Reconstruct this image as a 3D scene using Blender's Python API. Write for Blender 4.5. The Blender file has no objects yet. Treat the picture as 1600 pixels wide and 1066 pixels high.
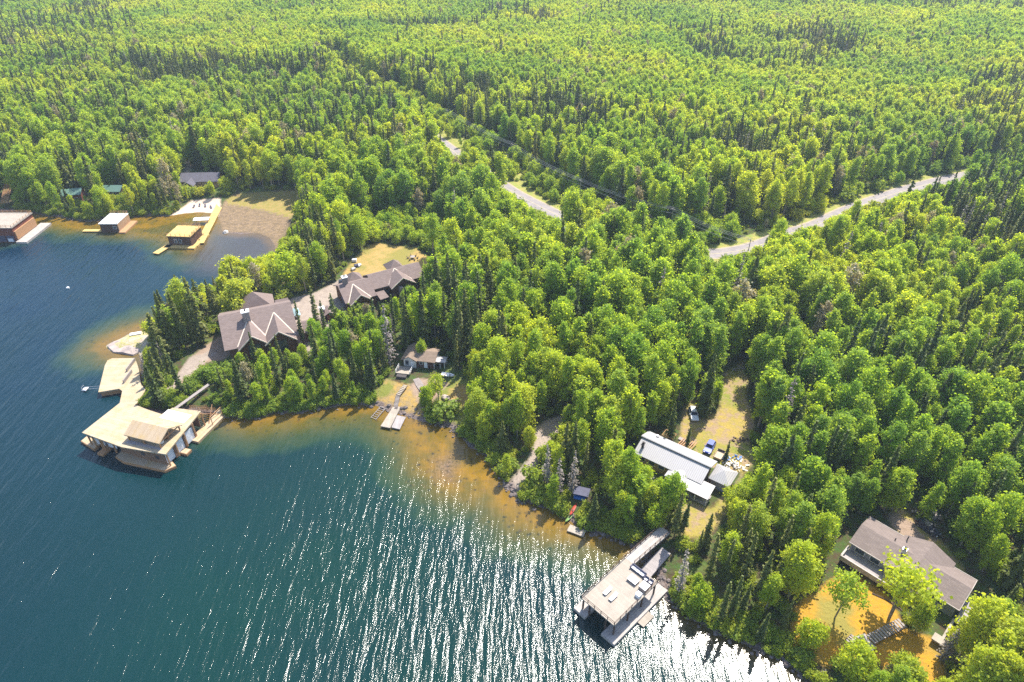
import bpy, bmesh, math, random
import numpy as np
from mathutils import Vector, Matrix
random.seed(7); RNG = np.random.default_rng(11)
R = math.radians
S = bpy.context.scene
COL = S.collection

# ---------------------------------------------------------------- camera
CAM_H, PITCH, FPX = 120.0, 35.0, 1067.0
cd = bpy.data.cameras.new('camera'); cam = bpy.data.objects.new('camera', cd); COL.objects.link(cam)
cam.location = (0, 0, CAM_H); cam.rotation_euler = (R(90 - PITCH), 0, 0)
cd.sensor_width = 36; cd.lens = 36 * FPX / 1600; cd.clip_start = 1; cd.clip_end = 20000
S.camera = cam
# ---------------------------------------------------------------- light
HAZE = 0.00015
SUN_EL, SUN_AZ = 57.0, 31.0           # azimuth measured from +Y towards +X
w = bpy.data.worlds.new('World'); S.world = w; w.use_nodes = True
nt = w.node_tree; bg = nt.nodes['Background']; sky = nt.nodes.new('ShaderNodeTexSky')
sky.sky_type = 'NISHITA'; sky.sun_disc = False; sky.sun_elevation = R(SUN_EL); sky.sun_rotation = R(SUN_AZ)
nt.links.new(sky.outputs[0], bg.inputs[0]); bg.inputs[1].default_value = 0.15
sd = bpy.data.lights.new('sun', 'SUN'); sun = bpy.data.objects.new('sun', sd); COL.objects.link(sun)
sd.energy = 4.6; sd.angle = R(0.5); sd.color = (1.0, 0.95, 0.86)
dv = Vector((math.sin(R(SUN_AZ)) * math.cos(R(SUN_EL)), math.cos(R(SUN_AZ)) * math.cos(R(SUN_EL)), math.sin(R(SUN_EL))))
sun.rotation_euler = dv.to_track_quat('Z', 'Y').to_euler(); sun.location = dv * 600
S.view_settings.view_transform = 'Standard'; S.view_settings.look = 'None'
S.view_settings.exposure = 1.15; S.view_settings.gamma = 1.0
S.render.engine = 'CYCLES'
cy = S.cycles; cy.max_bounces = 6; cy.diffuse_bounces = 4; cy.glossy_bounces = 2; cy.transmission_bounces = 3
cy.transparent_max_bounces = 4; cy.use_denoising = False; cy.sample_clamp_indirect = 6; cy.volume_bounces = 0
cy.caustics_reflective = False; cy.caustics_refractive = False; cy.use_adaptive_sampling = False

# ---------------------------------------------------------------- pixel -> ground
CP, SP = math.cos(R(PITCH)), math.sin(R(PITCH))
def G(px, py, z=0.0):
    u = (px - 800) / FPX; v = (py - 533) / FPX
    t = (CAM_H - z) / (SP + v * CP)
    return (u * t, (CP - v * SP) * t, z)
def PX(x, y, z):
    zc = y * CP - (z - CAM_H) * SP          # depth
    up = y * SP + (z - CAM_H) * CP
    return 800 + FPX * x / zc, 533 - FPX * up / zc
def GP(pts, z=0.0): return np.array([G(a, b, z)[:2] for a, b in pts])

def inside(P, poly):
    x, y = P[:, 0], P[:, 1]; r = np.zeros(len(P), bool); n = len(poly)
    for i in range(n):
        x0, y0 = poly[i]; x1, y1 = poly[(i + 1) % n]
        if y0 == y1: continue
        c = ((y0 > y) != (y1 > y)) & (x < (x1 - x0) * (y - y0) / (y1 - y0) + x0)
        r ^= c
    return r
def pdist(P, line, closed=True):
    d = np.full(len(P), 1e9); n = len(line)
    for i in range(n if closed else n - 1):
        a = np.array(line[i], float); b = np.array(line[(i + 1) % n], float); ab = b - a; L = ab @ ab
        if L == 0: continue
        t = np.clip(((P - a) @ ab) / L, 0, 1)
        q = P - a - t[:, None] * ab
        d = np.minimum(d, (q * q).sum(1))
    return np.sqrt(d)
def sdf(P, poly): return np.where(inside(P, poly), 1, -1) * pdist(P, poly)

# ---------------------------------------------------------------- the map, read off as ground points
SHORE = [(-900,318),(-400,322),(-200,325),(0,330),(50,333),(75,337),(100,340),(125,345),(150,346),(180,338),(200,340),(237,337),(262,338),
 (287,334),(310,332),(330,333),(340,337),(345,352),(347,362),(375,366),(403,364),(422,372),(430,386),(428,402),(418,418),(396,430),(360,445),(330,458),
 (300,470),(270,488),(245,505),(231,518),(215,519),(200,522),(187,530),(172,536),(165,541),(172,548),(187,552),(203,554),(216,552),(226,566),(230,600),
 (226,615),(212,630),(231,643),(250,651),(270,648),(290,642),(315,646),(332,648),(362,652),(400,655),(430,645),(470,646),(500,637),(535,634),(570,632),
 (590,634),(600,640),(622,646),(645,654),(665,660),(690,664),(705,669),(720,680),(735,700),(752,706),(764,716),(775,735),(790,756),(800,772),(815,784),
 (832,786),(850,793),(868,800),(882,808),(900,820),(925,833),(955,838),(975,846),(990,856),(1010,874),(1028,898),(1040,928),(1060,950),(1085,968),(1120,990),
 (1150,1000),(1178,1012),(1225,1032),(1250,1053),(1275,1072),(1330,1110),(1500,1200),(1800,1350)]
shore_w = [tuple(p) for p in GP(SHORE)]
LAND = [(-6000, shore_w[0][1] + 200)] + shore_w + [(500, -60), (6000, -900), (6000, 9000), (-6000, 9000)]
def gpoly(pts, z=3.0): return [tuple(p) for p in GP(pts, z)]
MARSH = gpoly([(337,345),(350,318),(366,306),(420,303),(470,300),(474,330),(455,350),(442,380),(436,405),(422,400),(430,386),(422,372),(403,364),(347,362)], .3)
MARSHY = gpoly([(352,318),(366,306),(420,303),(470,300),(474,330),(455,340),(420,330),(380,322)], .3)
BEACH = gpoly([(245,342),(285,326),(300,316),(345,312),(345,338),(300,338),(262,341)], .6)
LAWN = gpoly([(531,434),(537,420),(552,400),(575,379),(588,375),(615,380),(650,383),(658,392),(668,396),(682,414),(660,430),(600,445),(560,452),(535,446)], 4)
LAWN2 = gpoly([(1162,562),(1134,580),(1128,610),(1124,640),(1098,650),(1085,625),(1068,635),(1062,690),(1100,720),(1140,735),(1160,735),(1152,760),(1138,795),
 (1108,835),(1070,835),(1065,800),(1060,770),(1110,790),(1150,755),(1178,720),(1172,690),(1180,660),(1166,620),(1170,590)], 3.5)
LAWN3 = gpoly([(1395,790),(1420,800),(1450,825),(1480,850),(1512,890),(1500,900),(1440,860),(1400,830)], 3.5)
ORANGE = gpoly([(1238,1010),(1240,950),(1262,930),(1300,905),(1335,895),(1375,905),(1395,945),(1418,985),(1470,1000),(1480,1075),(1400,1066),(1365,1020),(1340,1030),(1300,1040)], 2.5)
ORANGE2 = gpoly([(583,645),(588,605),(605,592),(640,602),(665,615),(662,655),(625,648),(600,640)], 2.0)
ORANGE3 = gpoly([(680,655),(688,600),(735,592),(738,625),(722,668),(705,664)], 2.0)
YARD = gpoly([(640,600),(655,590),(690,592),(700,600),(690,610),(676,625),(665,640),(655,630)], 2.5)
GRAVEL = gpoly([(787,758),(806,740),(825,722),(834,700),(832,678),(850,664),(888,650),(898,660),(880,673),(862,690),(848,710),(838,737),(818,762),(806,778),(795,772)], 1.2)
TRACK = gpoly([(822,566),(812,585),(800,600),(806,606),(822,592),(835,575),(850,545),(866,512),(858,508),(840,540)], 3.5)
DRIVE = gpoly([(400,480),(455,463),(490,455),(520,440),(532,432),(545,445),(536,478),(548,492),(520,520),(500,545),(470,560),(455,520)], 3.5)
PATIO = gpoly([(272,590),(285,572),(300,556),(325,536),(345,524),(366,548),(350,562),(322,566),(300,590),(285,606),(270,602)], 2.5)
PATHC = gpoly([(296,556),(318,552),(330,545),(338,552),(322,562),(312,575),(285,590),(262,612),(258,604),(280,578)], 2.5)
DRIVEB = gpoly([(1385,800),(1400,800),(1425,812),(1445,835),(1440,850),(1415,838),(1395,820)], 3.5)
DRIVEX = gpoly([(283,280),(300,240),(306,243),(296,275),(300,290),(280,295)], 2.5)
ROCKPT = gpoly([(160,541),(187,528),(215,517),(233,516),(236,535),(222,556),(203,556),(175,550)], .5)
CORR = gpoly([(640,190),(700,205),(760,232),(830,275),(905,318),(975,352),(960,372),(900,352),(850,336),(790,306),(735,266),(680,235)], 4)
SHOAL = gpoly([(-40,325),(120,325),(345,330),(350,352),(332,362),(322,392),(300,402),(280,392),(250,372),(215,368),(150,363),(110,362),(60,352),(20,372),(-40,376)], 0)
SHOAL2 = gpoly([(580,630),(575,652),(610,672),(635,700),(650,735),(690,768),(750,785),(800,822),(850,838),(905,850),(960,868),(1000,870),(980,840),(900,805),(830,775),(770,690),(700,650)], 0)
SHOAL3 = gpoly([(330,640),(338,655),(360,666),(400,670),(440,665),(500,656),(560,650),(600,655),(600,630),(480,630)], 0)
SHOAL4 = gpoly([(140,548),(150,535),(185,515),(230,500),(245,515),(230,556),(170,560)], 0)
BAY = gpoly([(330,372),(350,360),(400,362),(424,370),(428,395),(400,412),(350,430),(310,420),(300,400)], 0)
WEED = gpoly([(683,720),(705,712),(712,735),(700,752),(686,745)], 0)
road_px = [(520,95),(570,135),(630,176),(695,224),(750,262),(800,296),(850,322),(895,343),(945,363),(1000,381),(1060,391),(1112,393),(1160,387),(1195,377),(1232,362),(1275,349),(1330,324),(1400,299),(1460,282),(1515,270),(1600,256),(1800,228)]
road_w = [G(a, b, 5)[:2] for a, b in road_px]
def smooth(line, n=8):
    out = []
    L = [np.array(p, float) for p in line]; L = [2 * L[0] - L[1]] + L + [2 * L[-1] - L[-2]]
    for i in range(1, len(L) - 2):
        for k in range(n):
            t = k / n; p0, p1, p2, p3 = L[i - 1:i + 3]
            out.append(tuple(.5 * ((2 * p1) + (-p0 + p2) * t + (2 * p0 - 5 * p1 + 4 * p2 - p3) * t * t + (-p0 + 3 * p1 - 3 * p2 + p3) * t ** 3)))
    out.append(tuple(L[-2])); return out
ROAD = smooth(road_w, 6)

def vnoise(P, s, seed=0):
    r = np.random.default_rng(seed).random((64, 64)); x = P[:, 0] / s; y = P[:, 1] / s
    xi = np.floor(x).astype(int); yi = np.floor(y).astype(int); fx = x - xi; fy = y - yi
    fx = fx * fx * (3 - 2 * fx); fy = fy * fy * (3 - 2 * fy)
    a = r[xi % 64, yi % 64]; b = r[(xi + 1) % 64, yi % 64]; c = r[xi % 64, (yi + 1) % 64]; d = r[(xi + 1) % 64, (yi + 1) % 64]
    return (a * (1 - fx) + b * fx) * (1 - fy) + (c * (1 - fx) + d * fx) * fy
def height(P, ds=None):
    P = np.asarray(P, float)
    if ds is None: ds = sdf(P, LAND)
    pos = np.clip(ds, 0, None)
    h = 1.6 * (1 - np.exp(-pos / 3.5)) + 1.9 * (1 - np.exp(-pos / 35)) + .5 * np.clip(pos / 20, 0, 1) * (vnoise(P, 23, 1) - .5)
    h += np.clip((pos - 150) / 400, 0, 1) * 14 * (vnoise(P, 210, 2) - .35)
    rd = pdist(P, ROAD[::3], False); k = np.clip((rd - 8) / 30, 0, 1); h = h * k + 3.9 * (1 - k) * (pos > 0)
    m = np.clip(sdf(P, MARSH) / 4 + .5, 0, 1); h = h * (1 - m) + .14 * m
    m = np.clip(sdf(P, BEACH) / 4 + .5, 0, 1) * (pos > 0); h = h * (1 - m) + np.minimum(h, .06 + pos * .06) * m
    return np.where(ds > 0, h + .02, np.maximum(-4, ds * .3) - .03)
def hz(x, y): return float(height(np.array([[x, y]]))[0])
def ground_at(px, py):
    z = 2.5
    for _ in range(4):
        x, y, _z = G(px, py, z); z = hz(x, y)
    return x, y, z

# ---------------------------------------------------------------- node helpers
def mat(name):
    m = bpy.data.materials.new(name); m.use_nodes = True; t = m.node_tree; t.nodes.clear()
    o = t.nodes.new('ShaderNodeOutputMaterial'); return m, t, o
class N:
    def __init__(s, t): s.t = t
    def n(s, typ, **k):
        nd = s.t.nodes.new(typ)
        for a, b in k.items(): setattr(nd, a, b)
        return nd
    def l(s, a, b): s.t.links.new(a, b)
    def set(s, sock, v):
        if isinstance(v, bpy.types.NodeSocket): s.l(v, sock)
        else: sock.default_value = v
    def math(s, op, a, b=None, clamp=False):
        nd = s.n('ShaderNodeMath', operation=op, use_clamp=clamp); s.set(nd.inputs[0], a)
        if b is not None: s.set(nd.inputs[1], b)
        return nd.outputs[0]
    def mix(s, f, a, b, mode='MIX'):
        nd = s.n('ShaderNodeMix', data_type='RGBA', blend_type=mode); s.set(nd.inputs[0], f)
        s.set(nd.inputs[6], a if isinstance(a, bpy.types.NodeSocket) else (*a, 1)); s.set(nd.inputs[7], b if isinstance(b, bpy.types.NodeSocket) else (*b, 1))
        return nd.outputs[2]
    def noise(s, scale, detail=3, rough=.55, vec=None, dist=0):
        nd = s.n('ShaderNodeTexNoise'); nd.inputs['Scale'].default_value = scale; nd.inputs['Detail'].default_value = detail
        nd.inputs['Roughness'].default_value = rough; nd.inputs['Distortion'].default_value = dist
        if vec is not None: s.l(vec, nd.inputs['Vector'])
        return nd.outputs[0]
    def ramp(s, v, lo, hi):
        nd = s.n('ShaderNodeMapRange'); s.set(nd.inputs[0], v); nd.inputs[1].default_value = lo; nd.inputs[2].default_value = hi
        return nd.outputs[0]
    def attr(s, name): return s.n('ShaderNodeAttribute', attribute_name=name).outputs['Fac']
    def pos(s): return s.n('ShaderNodeNewGeometry').outputs['Position']
    def objc(s): return s.n('ShaderNodeTexCoord').outputs['Object']
    def map(s, vec, rot=0, scale=(1, 1, 1)):
        nd = s.n('ShaderNodeMapping'); s.l(vec, nd.inputs[0]); nd.inputs['Rotation'].default_value = (0, 0, rot); nd.inputs['Scale'].default_value = scale
        return nd.outputs[0]
    def bsdf(s, col, rough=.8, spec=.3, metal=0, normal=None):
        nd = s.n('ShaderNodeBsdfPrincipled'); s.set(nd.inputs['Base Color'], col if isinstance(col, bpy.types.NodeSocket) else (*col, 1))
        s.set(nd.inputs['Roughness'], rough); nd.inputs['Specular IOR Level'].default_value = spec; nd.inputs['Metallic'].default_value = metal
        if normal is not None: s.l(normal, nd.inputs['Normal'])
        return nd.outputs[0]
    def bump(s, h, strength=.5, dist=.1, normal=None):
        nd = s.n('ShaderNodeBump'); nd.inputs['Strength'].default_value = strength; nd.inputs['Distance'].default_value = dist; s.l(h, nd.inputs['Height'])
        if normal is not None: s.l(normal, nd.inputs['Normal'])
        return nd.outputs[0]

def simple(name, col, col2=None, scale=1.5, rough=.75, spec=.3, metal=0, bump=.0):
    m, t, o = mat(name); n = N(t); v = n.objc()
    c2 = col2 or tuple(x * .78 for x in col)
    f = n.ramp(n.noise(scale, 5, .6, v), .35, .65)
    nm = n.bump(n.noise(scale * 6, 3, .6, v), bump, .05) if bump else None
    n.l(n.bsdf(n.mix(f, col, c2), rough, spec, metal, nm), o.inputs[0]); return m
def planks(name, col, col2, width=.14, axis=0, rough=.8, stain=None):
    """boards with a gap every WIDTH metres across local axis"""
    m, t, o = mat(name); n = N(t); v = n.objc(); sx = n.n('ShaderNodeSeparateXYZ'); n.l(v, sx.inputs[0])
    a = n.math('DIVIDE', sx.outputs[axis], width); fr = n.math('FRACT', a); fl = n.math('FLOOR', a)
    wn = n.n('ShaderNodeTexWhiteNoise', noise_dimensions='1D'); n.l(fl, wn.inputs['W'])
    c = n.mix(wn.outputs[0], col, col2)
    c = n.mix(n.math('MULTIPLY', n.ramp(n.noise(.45, 4, .6, v), .45, .7), .55), c, stain or tuple(x * .75 for x in col2))
    gap = n.math('LESS_THAN', fr, .1)
    c = n.mix(gap, c, tuple(x * .35 for x in col2))
    n.l(n.bsdf(c, rough, .25), o.inputs[0]); return m
def shingle(name, col):
    m, t, o = mat(name); n = N(t); v = n.objc()
    br = n.n('ShaderNodeTexBrick'); n.l(v, br.inputs['Vector']); br.inputs['Scale'].default_value = 1
    br.inputs['Brick Width'].default_value = .9; br.inputs['Row Height'].default_value = .3; br.inputs['Mortar Size'].default_value = .02
    br.inputs['Color1'].default_value = (*col, 1); br.inputs['Color2'].default_value = (*[x * .78 for x in col], 1); br.inputs['Mortar'].default_value = (*[x * .55 for x in col], 1)
    c = n.mix(n.math('MULTIPLY', n.ramp(n.noise(.5, 5, .65, v), .4, .7), .5), br.outputs[0], tuple(x * .72 for x in col))
    n.l(n.bsdf(c, .9, .15, 0, n.bump(n.noise(9, 3, .7, v), .5, .05)), o.inputs[0]); return m
def ribbed(name, col, axis=0, width=.45, rough=.35):
    m, t, o = mat(name); n = N(t); v = n.objc(); sx = n.n('ShaderNodeSeparateXYZ'); n.l(v, sx.inputs[0])
    fr = n.math('FRACT', n.math('DIVIDE', sx.outputs[axis], width))
    rib = n.math('GREATER_THAN', fr, .82)
    c = n.mix(rib, col, tuple(x * .62 for x in col))
    c = n.mix(n.math('MULTIPLY', n.ramp(n.noise(.7, 4, .6, v), .45, .75), .35), c, tuple(x * .8 for x in col))
    n.l(n.bsdf(c, rough, .5, .25), o.inputs[0]); return m

M = dict(
 wall_white=simple('wall_white', (.6, .58, .55)), wall_log=planks('wall_log', (.16, .075, .035), (.11, .05, .025), .3, 2),
 wall_brown=planks('wall_brown', (.12, .065, .045), (.09, .05, .035), .2, 2), wall_tan=planks('wall_tan', (.45, .30, .18), (.36, .23, .13), .2, 2),
 wall_tan_shaded=planks('wall_tan_shaded', (.27, .16, .10), (.21, .12, .075), .2, 2),  # darker copy of the tan wall, with the front's shadow in its colour
 wall_grey=planks('wall_grey', (.30, .31, .36), (.25, .26, .31), .2, 2), wall_red=planks('wall_red', (.22, .07, .04), (.17, .055, .03), .2, 2),
 shingle_brown=shingle('shingle_brown', (.225, .17, .15)), shingle_grey=shingle('shingle_grey', (.215, .17, .15)), shingle_old=shingle('shingle_old', (.27, .20, .15)),
 shingle_dark=shingle('shingle_dark', (.13, .12, .14)),
 metal_roof=ribbed('metal_roof', (.38, .365, .365), 0, .45, .6), metal_roof_y=ribbed('metal_roof_y', (.38, .365, .365), 1, .45, .6), metal_green=ribbed('metal_green', (.13, .22, .18)),
 trim=simple('trim', (.62, .52, .42)), trim_white=simple('trim_white', (.75, .74, .72)), trim_dark=simple('trim_dark', (.07, .06, .06)),
 glass=simple('glass', (.02, .03, .04), (.05, .07, .09), 1, .08, .8), door=simple('door', (.78, .78, .80), None, 1.5, .4),
 deck_new=planks('deck_new', (.45, .35, .24), (.38, .28, .18), .16, 0, .8, (.45, .30, .10)), deck_newy=planks('deck_newy', (.43, .355, .25), (.36, .285, .19), .16, 1, .8, (.36, .25, .10)),
 deck_pale=planks('deck_pale', (.36, .31, .255), (.31, .265, .215), .15, 0), deck_grey=planks('deck_grey', (.36, .32, .31), (.28, .25, .24), .15, 0), deck_yel=planks('deck_yel', (.60, .42, .16), (.50, .33, .11), .15, 1),
 deck_greyy=planks('deck_greyy', (.42, .38, .34), (.33, .29, .27), .15, 1),
 path_stone=simple('path_stone', (.26, .22, .20), (.18, .15, .14), 1.2), trim_pale=simple('trim_pale', (.42, .37, .33)),
 timber=simple('timber', (.42, .23, .11), None, 3), timber_dark=simple('timber_dark', (.10, .065, .05), None, 3), timber_grey=simple('timber_grey', (.30, .26, .24), None, 3),
 stone=simple('stone', (.33, .27, .24), (.2, .17, .16), 2.5, .9, .2, 0, .5), concrete=simple('concrete', (.5, .46, .42)), rock=simple('rock', (.42, .34, .29), (.24, .2, .19), .7, .9, .2, 0, .8),
 cloth_dark=simple('cloth_dark', (.08, .08, .12)), cloth_white=simple('cloth_white', (.75, .73, .74)), plastic_white=simple('plastic_white', (.8, .8, .82), None, 1, .4),
 tarp_blue=simple('tarp_blue', (.03, .15, .5), None, 2, .4, .4, 0, .5), tarp_white=simple('tarp_white', (.62, .60, .55), (.45, .42, .38), 2, .6, .3, 0, .6),
 red=simple('red', (.38, .05, .03), None, 1, .4), green=simple('green', (.16, .27, .07), None, 1, .4), tyre=simple('tyre', (.02, .02, .02)), metal=simple('metal', (.4, .4, .42), None, 1, .4, .5, .6),
 paint_white=simple('paint_white', (.66, .66, .68), (.62, .62, .64), 1, .4, .4), car_glass=simple('car_glass', (.015, .02, .03), None, 1, .35, .35), paint_blue=simple('paint_blue', (.015, .05, .30), (.012, .04, .25), 1, .4, .35), paint_dark=simple('paint_dark', (.03, .035, .05), None, 1, .2, .7),
 trailer_tan=simple('trailer_tan', (.50, .38, .26)), bark_pale=simple('bark_pale', (.34, .29, .24), (.16, .13, .11), 2), bark_dark=simple('bark_dark', (.12, .085, .065), (.07, .05, .04), 2),
 light_pad=simple('light_pad', (.12, .12, .17)), wire=simple('wire', (.30, .30, .30)),
)

def foliage(name, cols, trans=.35, hue=80.0):
    """cols: dark, mid, light leaf colours; varies per tree, per stand and per leaf"""
    m, t, o = mat(name); n = N(t); oi = n.n('ShaderNodeObjectInfo')
    stand = n.noise(1 / hue, 2, .5, oi.outputs['Location'])
    f = n.math('ADD', n.math('MULTIPLY', oi.outputs['Random'], .5), n.math('MULTIPLY', n.math('SUBTRACT', n.ramp(stand, .3, .7), .25), .9), True)
    c = n.mix(n.ramp(f, 0, .5), cols[0], cols[1]); c = n.mix(n.ramp(f, .5, 1), c, cols[2])
    grey = n.math('ADD', n.math('MULTIPLY', n.ramp(n.noise(1 / 150, 3, .6, oi.outputs['Location']), .42, .62), .6), n.math('MULTIPLY', n.math('GREATER_THAN', n.math('FRACT', n.math('MULTIPLY', oi.outputs['Random'], 7.3)), .8), .5), True)
    if name.startswith('leaf') and name != 'leaf_pale': c = n.mix(grey, c, n.mix(1, c, (.82, .86, 1.9), 'MULTIPLY'))
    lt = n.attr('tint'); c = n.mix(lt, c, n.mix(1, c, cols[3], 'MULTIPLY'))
    d = n.n('ShaderNodeBsdfPrincipled'); n.l(c, d.inputs['Base Color']); d.inputs['Roughness'].default_value = .55; d.inputs['Specular IOR Level'].default_value = .25
    tr = n.n('ShaderNodeBsdfTranslucent'); n.l(n.mix(1, c, (1.5, 1.35, .55), 'MULTIPLY'), tr.inputs[0])
    mx = n.n('ShaderNodeMixShader'); mx.inputs[0].default_value = trans; n.l(d.outputs[0], mx.inputs[1]); n.l(tr.outputs[0], mx.inputs[2])
    n.l(mx.outputs[0], o.inputs[0]); return m
M['leaf'] = foliage('leaf', [(.25, .39, .045), (.41, .51, .036), (.54, .57, .042), (.84, .92, .84)], .66)
M['leaf_pale'] = foliage('leaf_pale', [(.34, .28, .20), (.40, .36, .22), (.46, .42, .30), (.75, .75, .7)], .4)
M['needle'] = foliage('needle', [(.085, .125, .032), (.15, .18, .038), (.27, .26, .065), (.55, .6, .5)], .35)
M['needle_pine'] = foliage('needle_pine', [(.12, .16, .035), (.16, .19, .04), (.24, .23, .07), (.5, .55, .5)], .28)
M['twig_dead'] = foliage('twig_dead', [(.20, .165, .15), (.25, .21, .19), (.3, .26, .22), (.6, .6, .6)], .1)
M['leaf_bush'] = foliage('leaf_bush', [(.19, .30, .03), (.33, .40, .03), (.50, .50, .035), (.6, .7, .55)], .5)

# ---------------------------------------------------------------- mesh helpers
class MB:
    def __init__(s): s.v = []; s.f = []; s.cut = []
    def add(s, v, f):
        o = len(s.v); s.cut.append((o, len(s.f))); s.v += [tuple(p) for p in v]; s.f += [tuple(i + o for i in q) for q in f]; return s
    def box(s, x0, x1, y0, y1, z0, z1):
        return s.add([(x0,y0,z0),(x1,y0,z0),(x1,y1,z0),(x0,y1,z0),(x0,y0,z1),(x1,y0,z1),(x1,y1,z1),(x0,y1,z1)],
                     [(3,2,1,0),(4,5,6,7),(0,1,5,4),(1,2,6,5),(2,3,7,6),(3,0,4,7)])
    def prism(s, poly, z0, z1):
        a = sum(poly[i][0] * poly[(i + 1) % len(poly)][1] - poly[(i + 1) % len(poly)][0] * poly[i][1] for i in range(len(poly)))
        if a < 0: poly = poly[::-1]
        n = len(poly)
        return s.add([(x, y, z0) for x, y in poly] + [(x, y, z1) for x, y in poly],
                     [tuple(range(n - 1, -1, -1)), tuple(range(n, 2 * n))] + [(i, (i + 1) % n, n + (i + 1) % n, n + i) for i in range(n)])
    def beam(s, p, q, w=.1, h=.1):
        p, q = Vector(p), Vector(q); d = (q - p).normalized(); u = Vector((0, 0, 1)) if abs(d.z) < .9 else Vector((1, 0, 0))
        a = d.cross(u).normalized() * w / 2; b = a.cross(d).normalized() * h / 2
        v = [p - a - b, p + a - b, p + a + b, p - a + b, q - a - b, q + a - b, q + a + b, q - a + b]
        return s.add(v, [(0,1,2,3),(7,6,5,4),(0,4,5,1),(1,5,6,2),(2,6,7,3),(3,7,4,0)])
    def tube(s, pts, rad, n=6):
        vs = []; fs = []
        for i, (p, r) in enumerate(zip(pts, rad)):
            p = Vector(p); d = (Vector(pts[min(i + 1, len(pts) - 1)]) - Vector(pts[max(i - 1, 0)])).normalized()
            u = Vector((1, 0, 0)) if abs(d.x) < .8 else Vector((0, 1, 0)); a = d.cross(u).normalized(); b = d.cross(a)
            for k in range(n):
                t = 2 * math.pi * k / n; vs.append(p + (a * math.cos(t) + b * math.sin(t)) * r)
        for i in range(len(pts) - 1):
            for k in range(n): fs.append((i * n + k, i * n + (k + 1) % n, (i + 1) * n + (k + 1) % n, (i + 1) * n + k))
        fs.append(tuple(range(n - 1, -1, -1))); fs.append(tuple(range((len(pts) - 1) * n, len(pts) * n)))
        return s.add(vs, fs)
    def roofx(s, x0, x1, ys, yr, yn, zs, zr, zn, t=.22, swap=False):
        """gable roof slab, ridge along x (along y when SWAP)"""
        pr = [(ys, zs), (yr, zr), (yn, zn), (yn, zn - t), (yr, zr - t), (ys, zs - t)]
        v = [(x0, y, z) for y, z in pr] + [(x1, y, z) for y, z in pr]
        if swap: v = [(y, x, z) for x, y, z in v]
        f = [(i, (i + 1) % 6, 6 + (i + 1) % 6, 6 + i) for i in range(6)] + [(5, 4, 1, 0), (4, 3, 2, 1), (6, 7, 10, 11), (7, 8, 9, 10)]
        return s.add(v, f)
    def gwall(s, x0, x1, ys, yr, yn, zs, zr, zn, z0, swap=False):
        pr = [(ys, z0), (ys, zs), (yr, zr), (yn, zn), (yn, z0)]
        v = [(x0, y, z) for y, z in pr] + [(x1, y, z) for y, z in pr]
        if swap: v = [(y, x, z) for x, y, z in v]
        return s.add(v, [(i, (i + 1) % 5, 5 + (i + 1) % 5, 5 + i) for i in range(5)] + [(0, 1, 2, 3, 4), (9, 8, 7, 6, 5)])
    def hip(s, x0, x1, y0, y1, ze, zp, px=None, py=None, t=.2):
        px = (x0 + x1) / 2 if px is None else px; py = (y0 + y1) / 2 if py is None else py
        return s.add([(x0,y0,ze),(x1,y0,ze),(x1,y1,ze),(x0,y1,ze),(px,py,zp),(x0,y0,ze-t),(x1,y0,ze-t),(x1,y1,ze-t),(x0,y1,ze-t)],
                     [(0,1,4),(1,2,4),(2,3,4),(3,0,4),(8,7,6,5),(0,5,6,1),(1,6,7,2),(2,7,8,3),(3,8,5,0)])
    def rail(s, pts, h=1.0, step=1.8, r=.05):
        for a, b in zip(pts[:-1], pts[1:]):
            a, b = Vector(a), Vector(b); L = (b - a).length; n = max(1, round(L / step))
            for k in range(n + 1):
                p = a.lerp(b, k / n); s.beam(p, p + Vector((0, 0, h)), .11, .11)
            for hh in (h, h * .5): s.beam(a + Vector((0, 0, hh)), b + Vector((0, 0, hh)), .07, .07)
        return s
    def mesh(s, name, m, fix=True):
        me = bpy.data.meshes.new(name); me.from_pydata(s.v, [], s.f)
        if fix:
            bm = bmesh.new(); bm.from_mesh(me); bmesh.ops.recalc_face_normals(bm, faces=bm.faces); bm.to_mesh(me); bm.free()
        me.materials.append(M[m] if isinstance(m, str) else m); return me
    def build(s, name, m, parent=None):
        o = bpy.data.objects.new(name, s.mesh(name, m)); COL.objects.link(o)
        if parent is not None: o.parent = parent
        return o
def each(b, name, m, parent=None):
    """every piece of B as an object of its own"""
    c = b.cut + [(len(b.v), len(b.f))]; out = []
    for (v0, f0), (v1, f1) in zip(c[:-1], c[1:]):
        q = MB(); q.v = b.v[v0:v1]; q.f = [tuple(i - v0 for i in f) for f in b.f[f0:f1]]; out.append(q.build(name, m, parent))
    return out
def tag(o, label, cat, group=None, kind=None):
    if label: o['label'] = label
    if cat: o['category'] = cat
    if group: o['group'] = group
    if kind: o['kind'] = kind
    return o
def thing(name, label, cat, loc=(0, 0, 0), rot=0, group=None):
    o = bpy.data.objects.new(name, None); COL.objects.link(o); o.location = loc; o.rotation_euler = (0, 0, rot); o.empty_display_size = .5
    return tag(o, label, cat, group)
def structure(o): o['kind'] = 'structure'; return o
def frame(A, B, zp, zb):
    """origin and turn of a thing whose local x axis runs from pixel A to pixel B, both at height zp; stands at zb"""
    a, b = G(*A, zp), G(*B, zp); return (a[0], a[1], zb), math.atan2(b[1] - a[1], b[0] - a[0])

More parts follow.
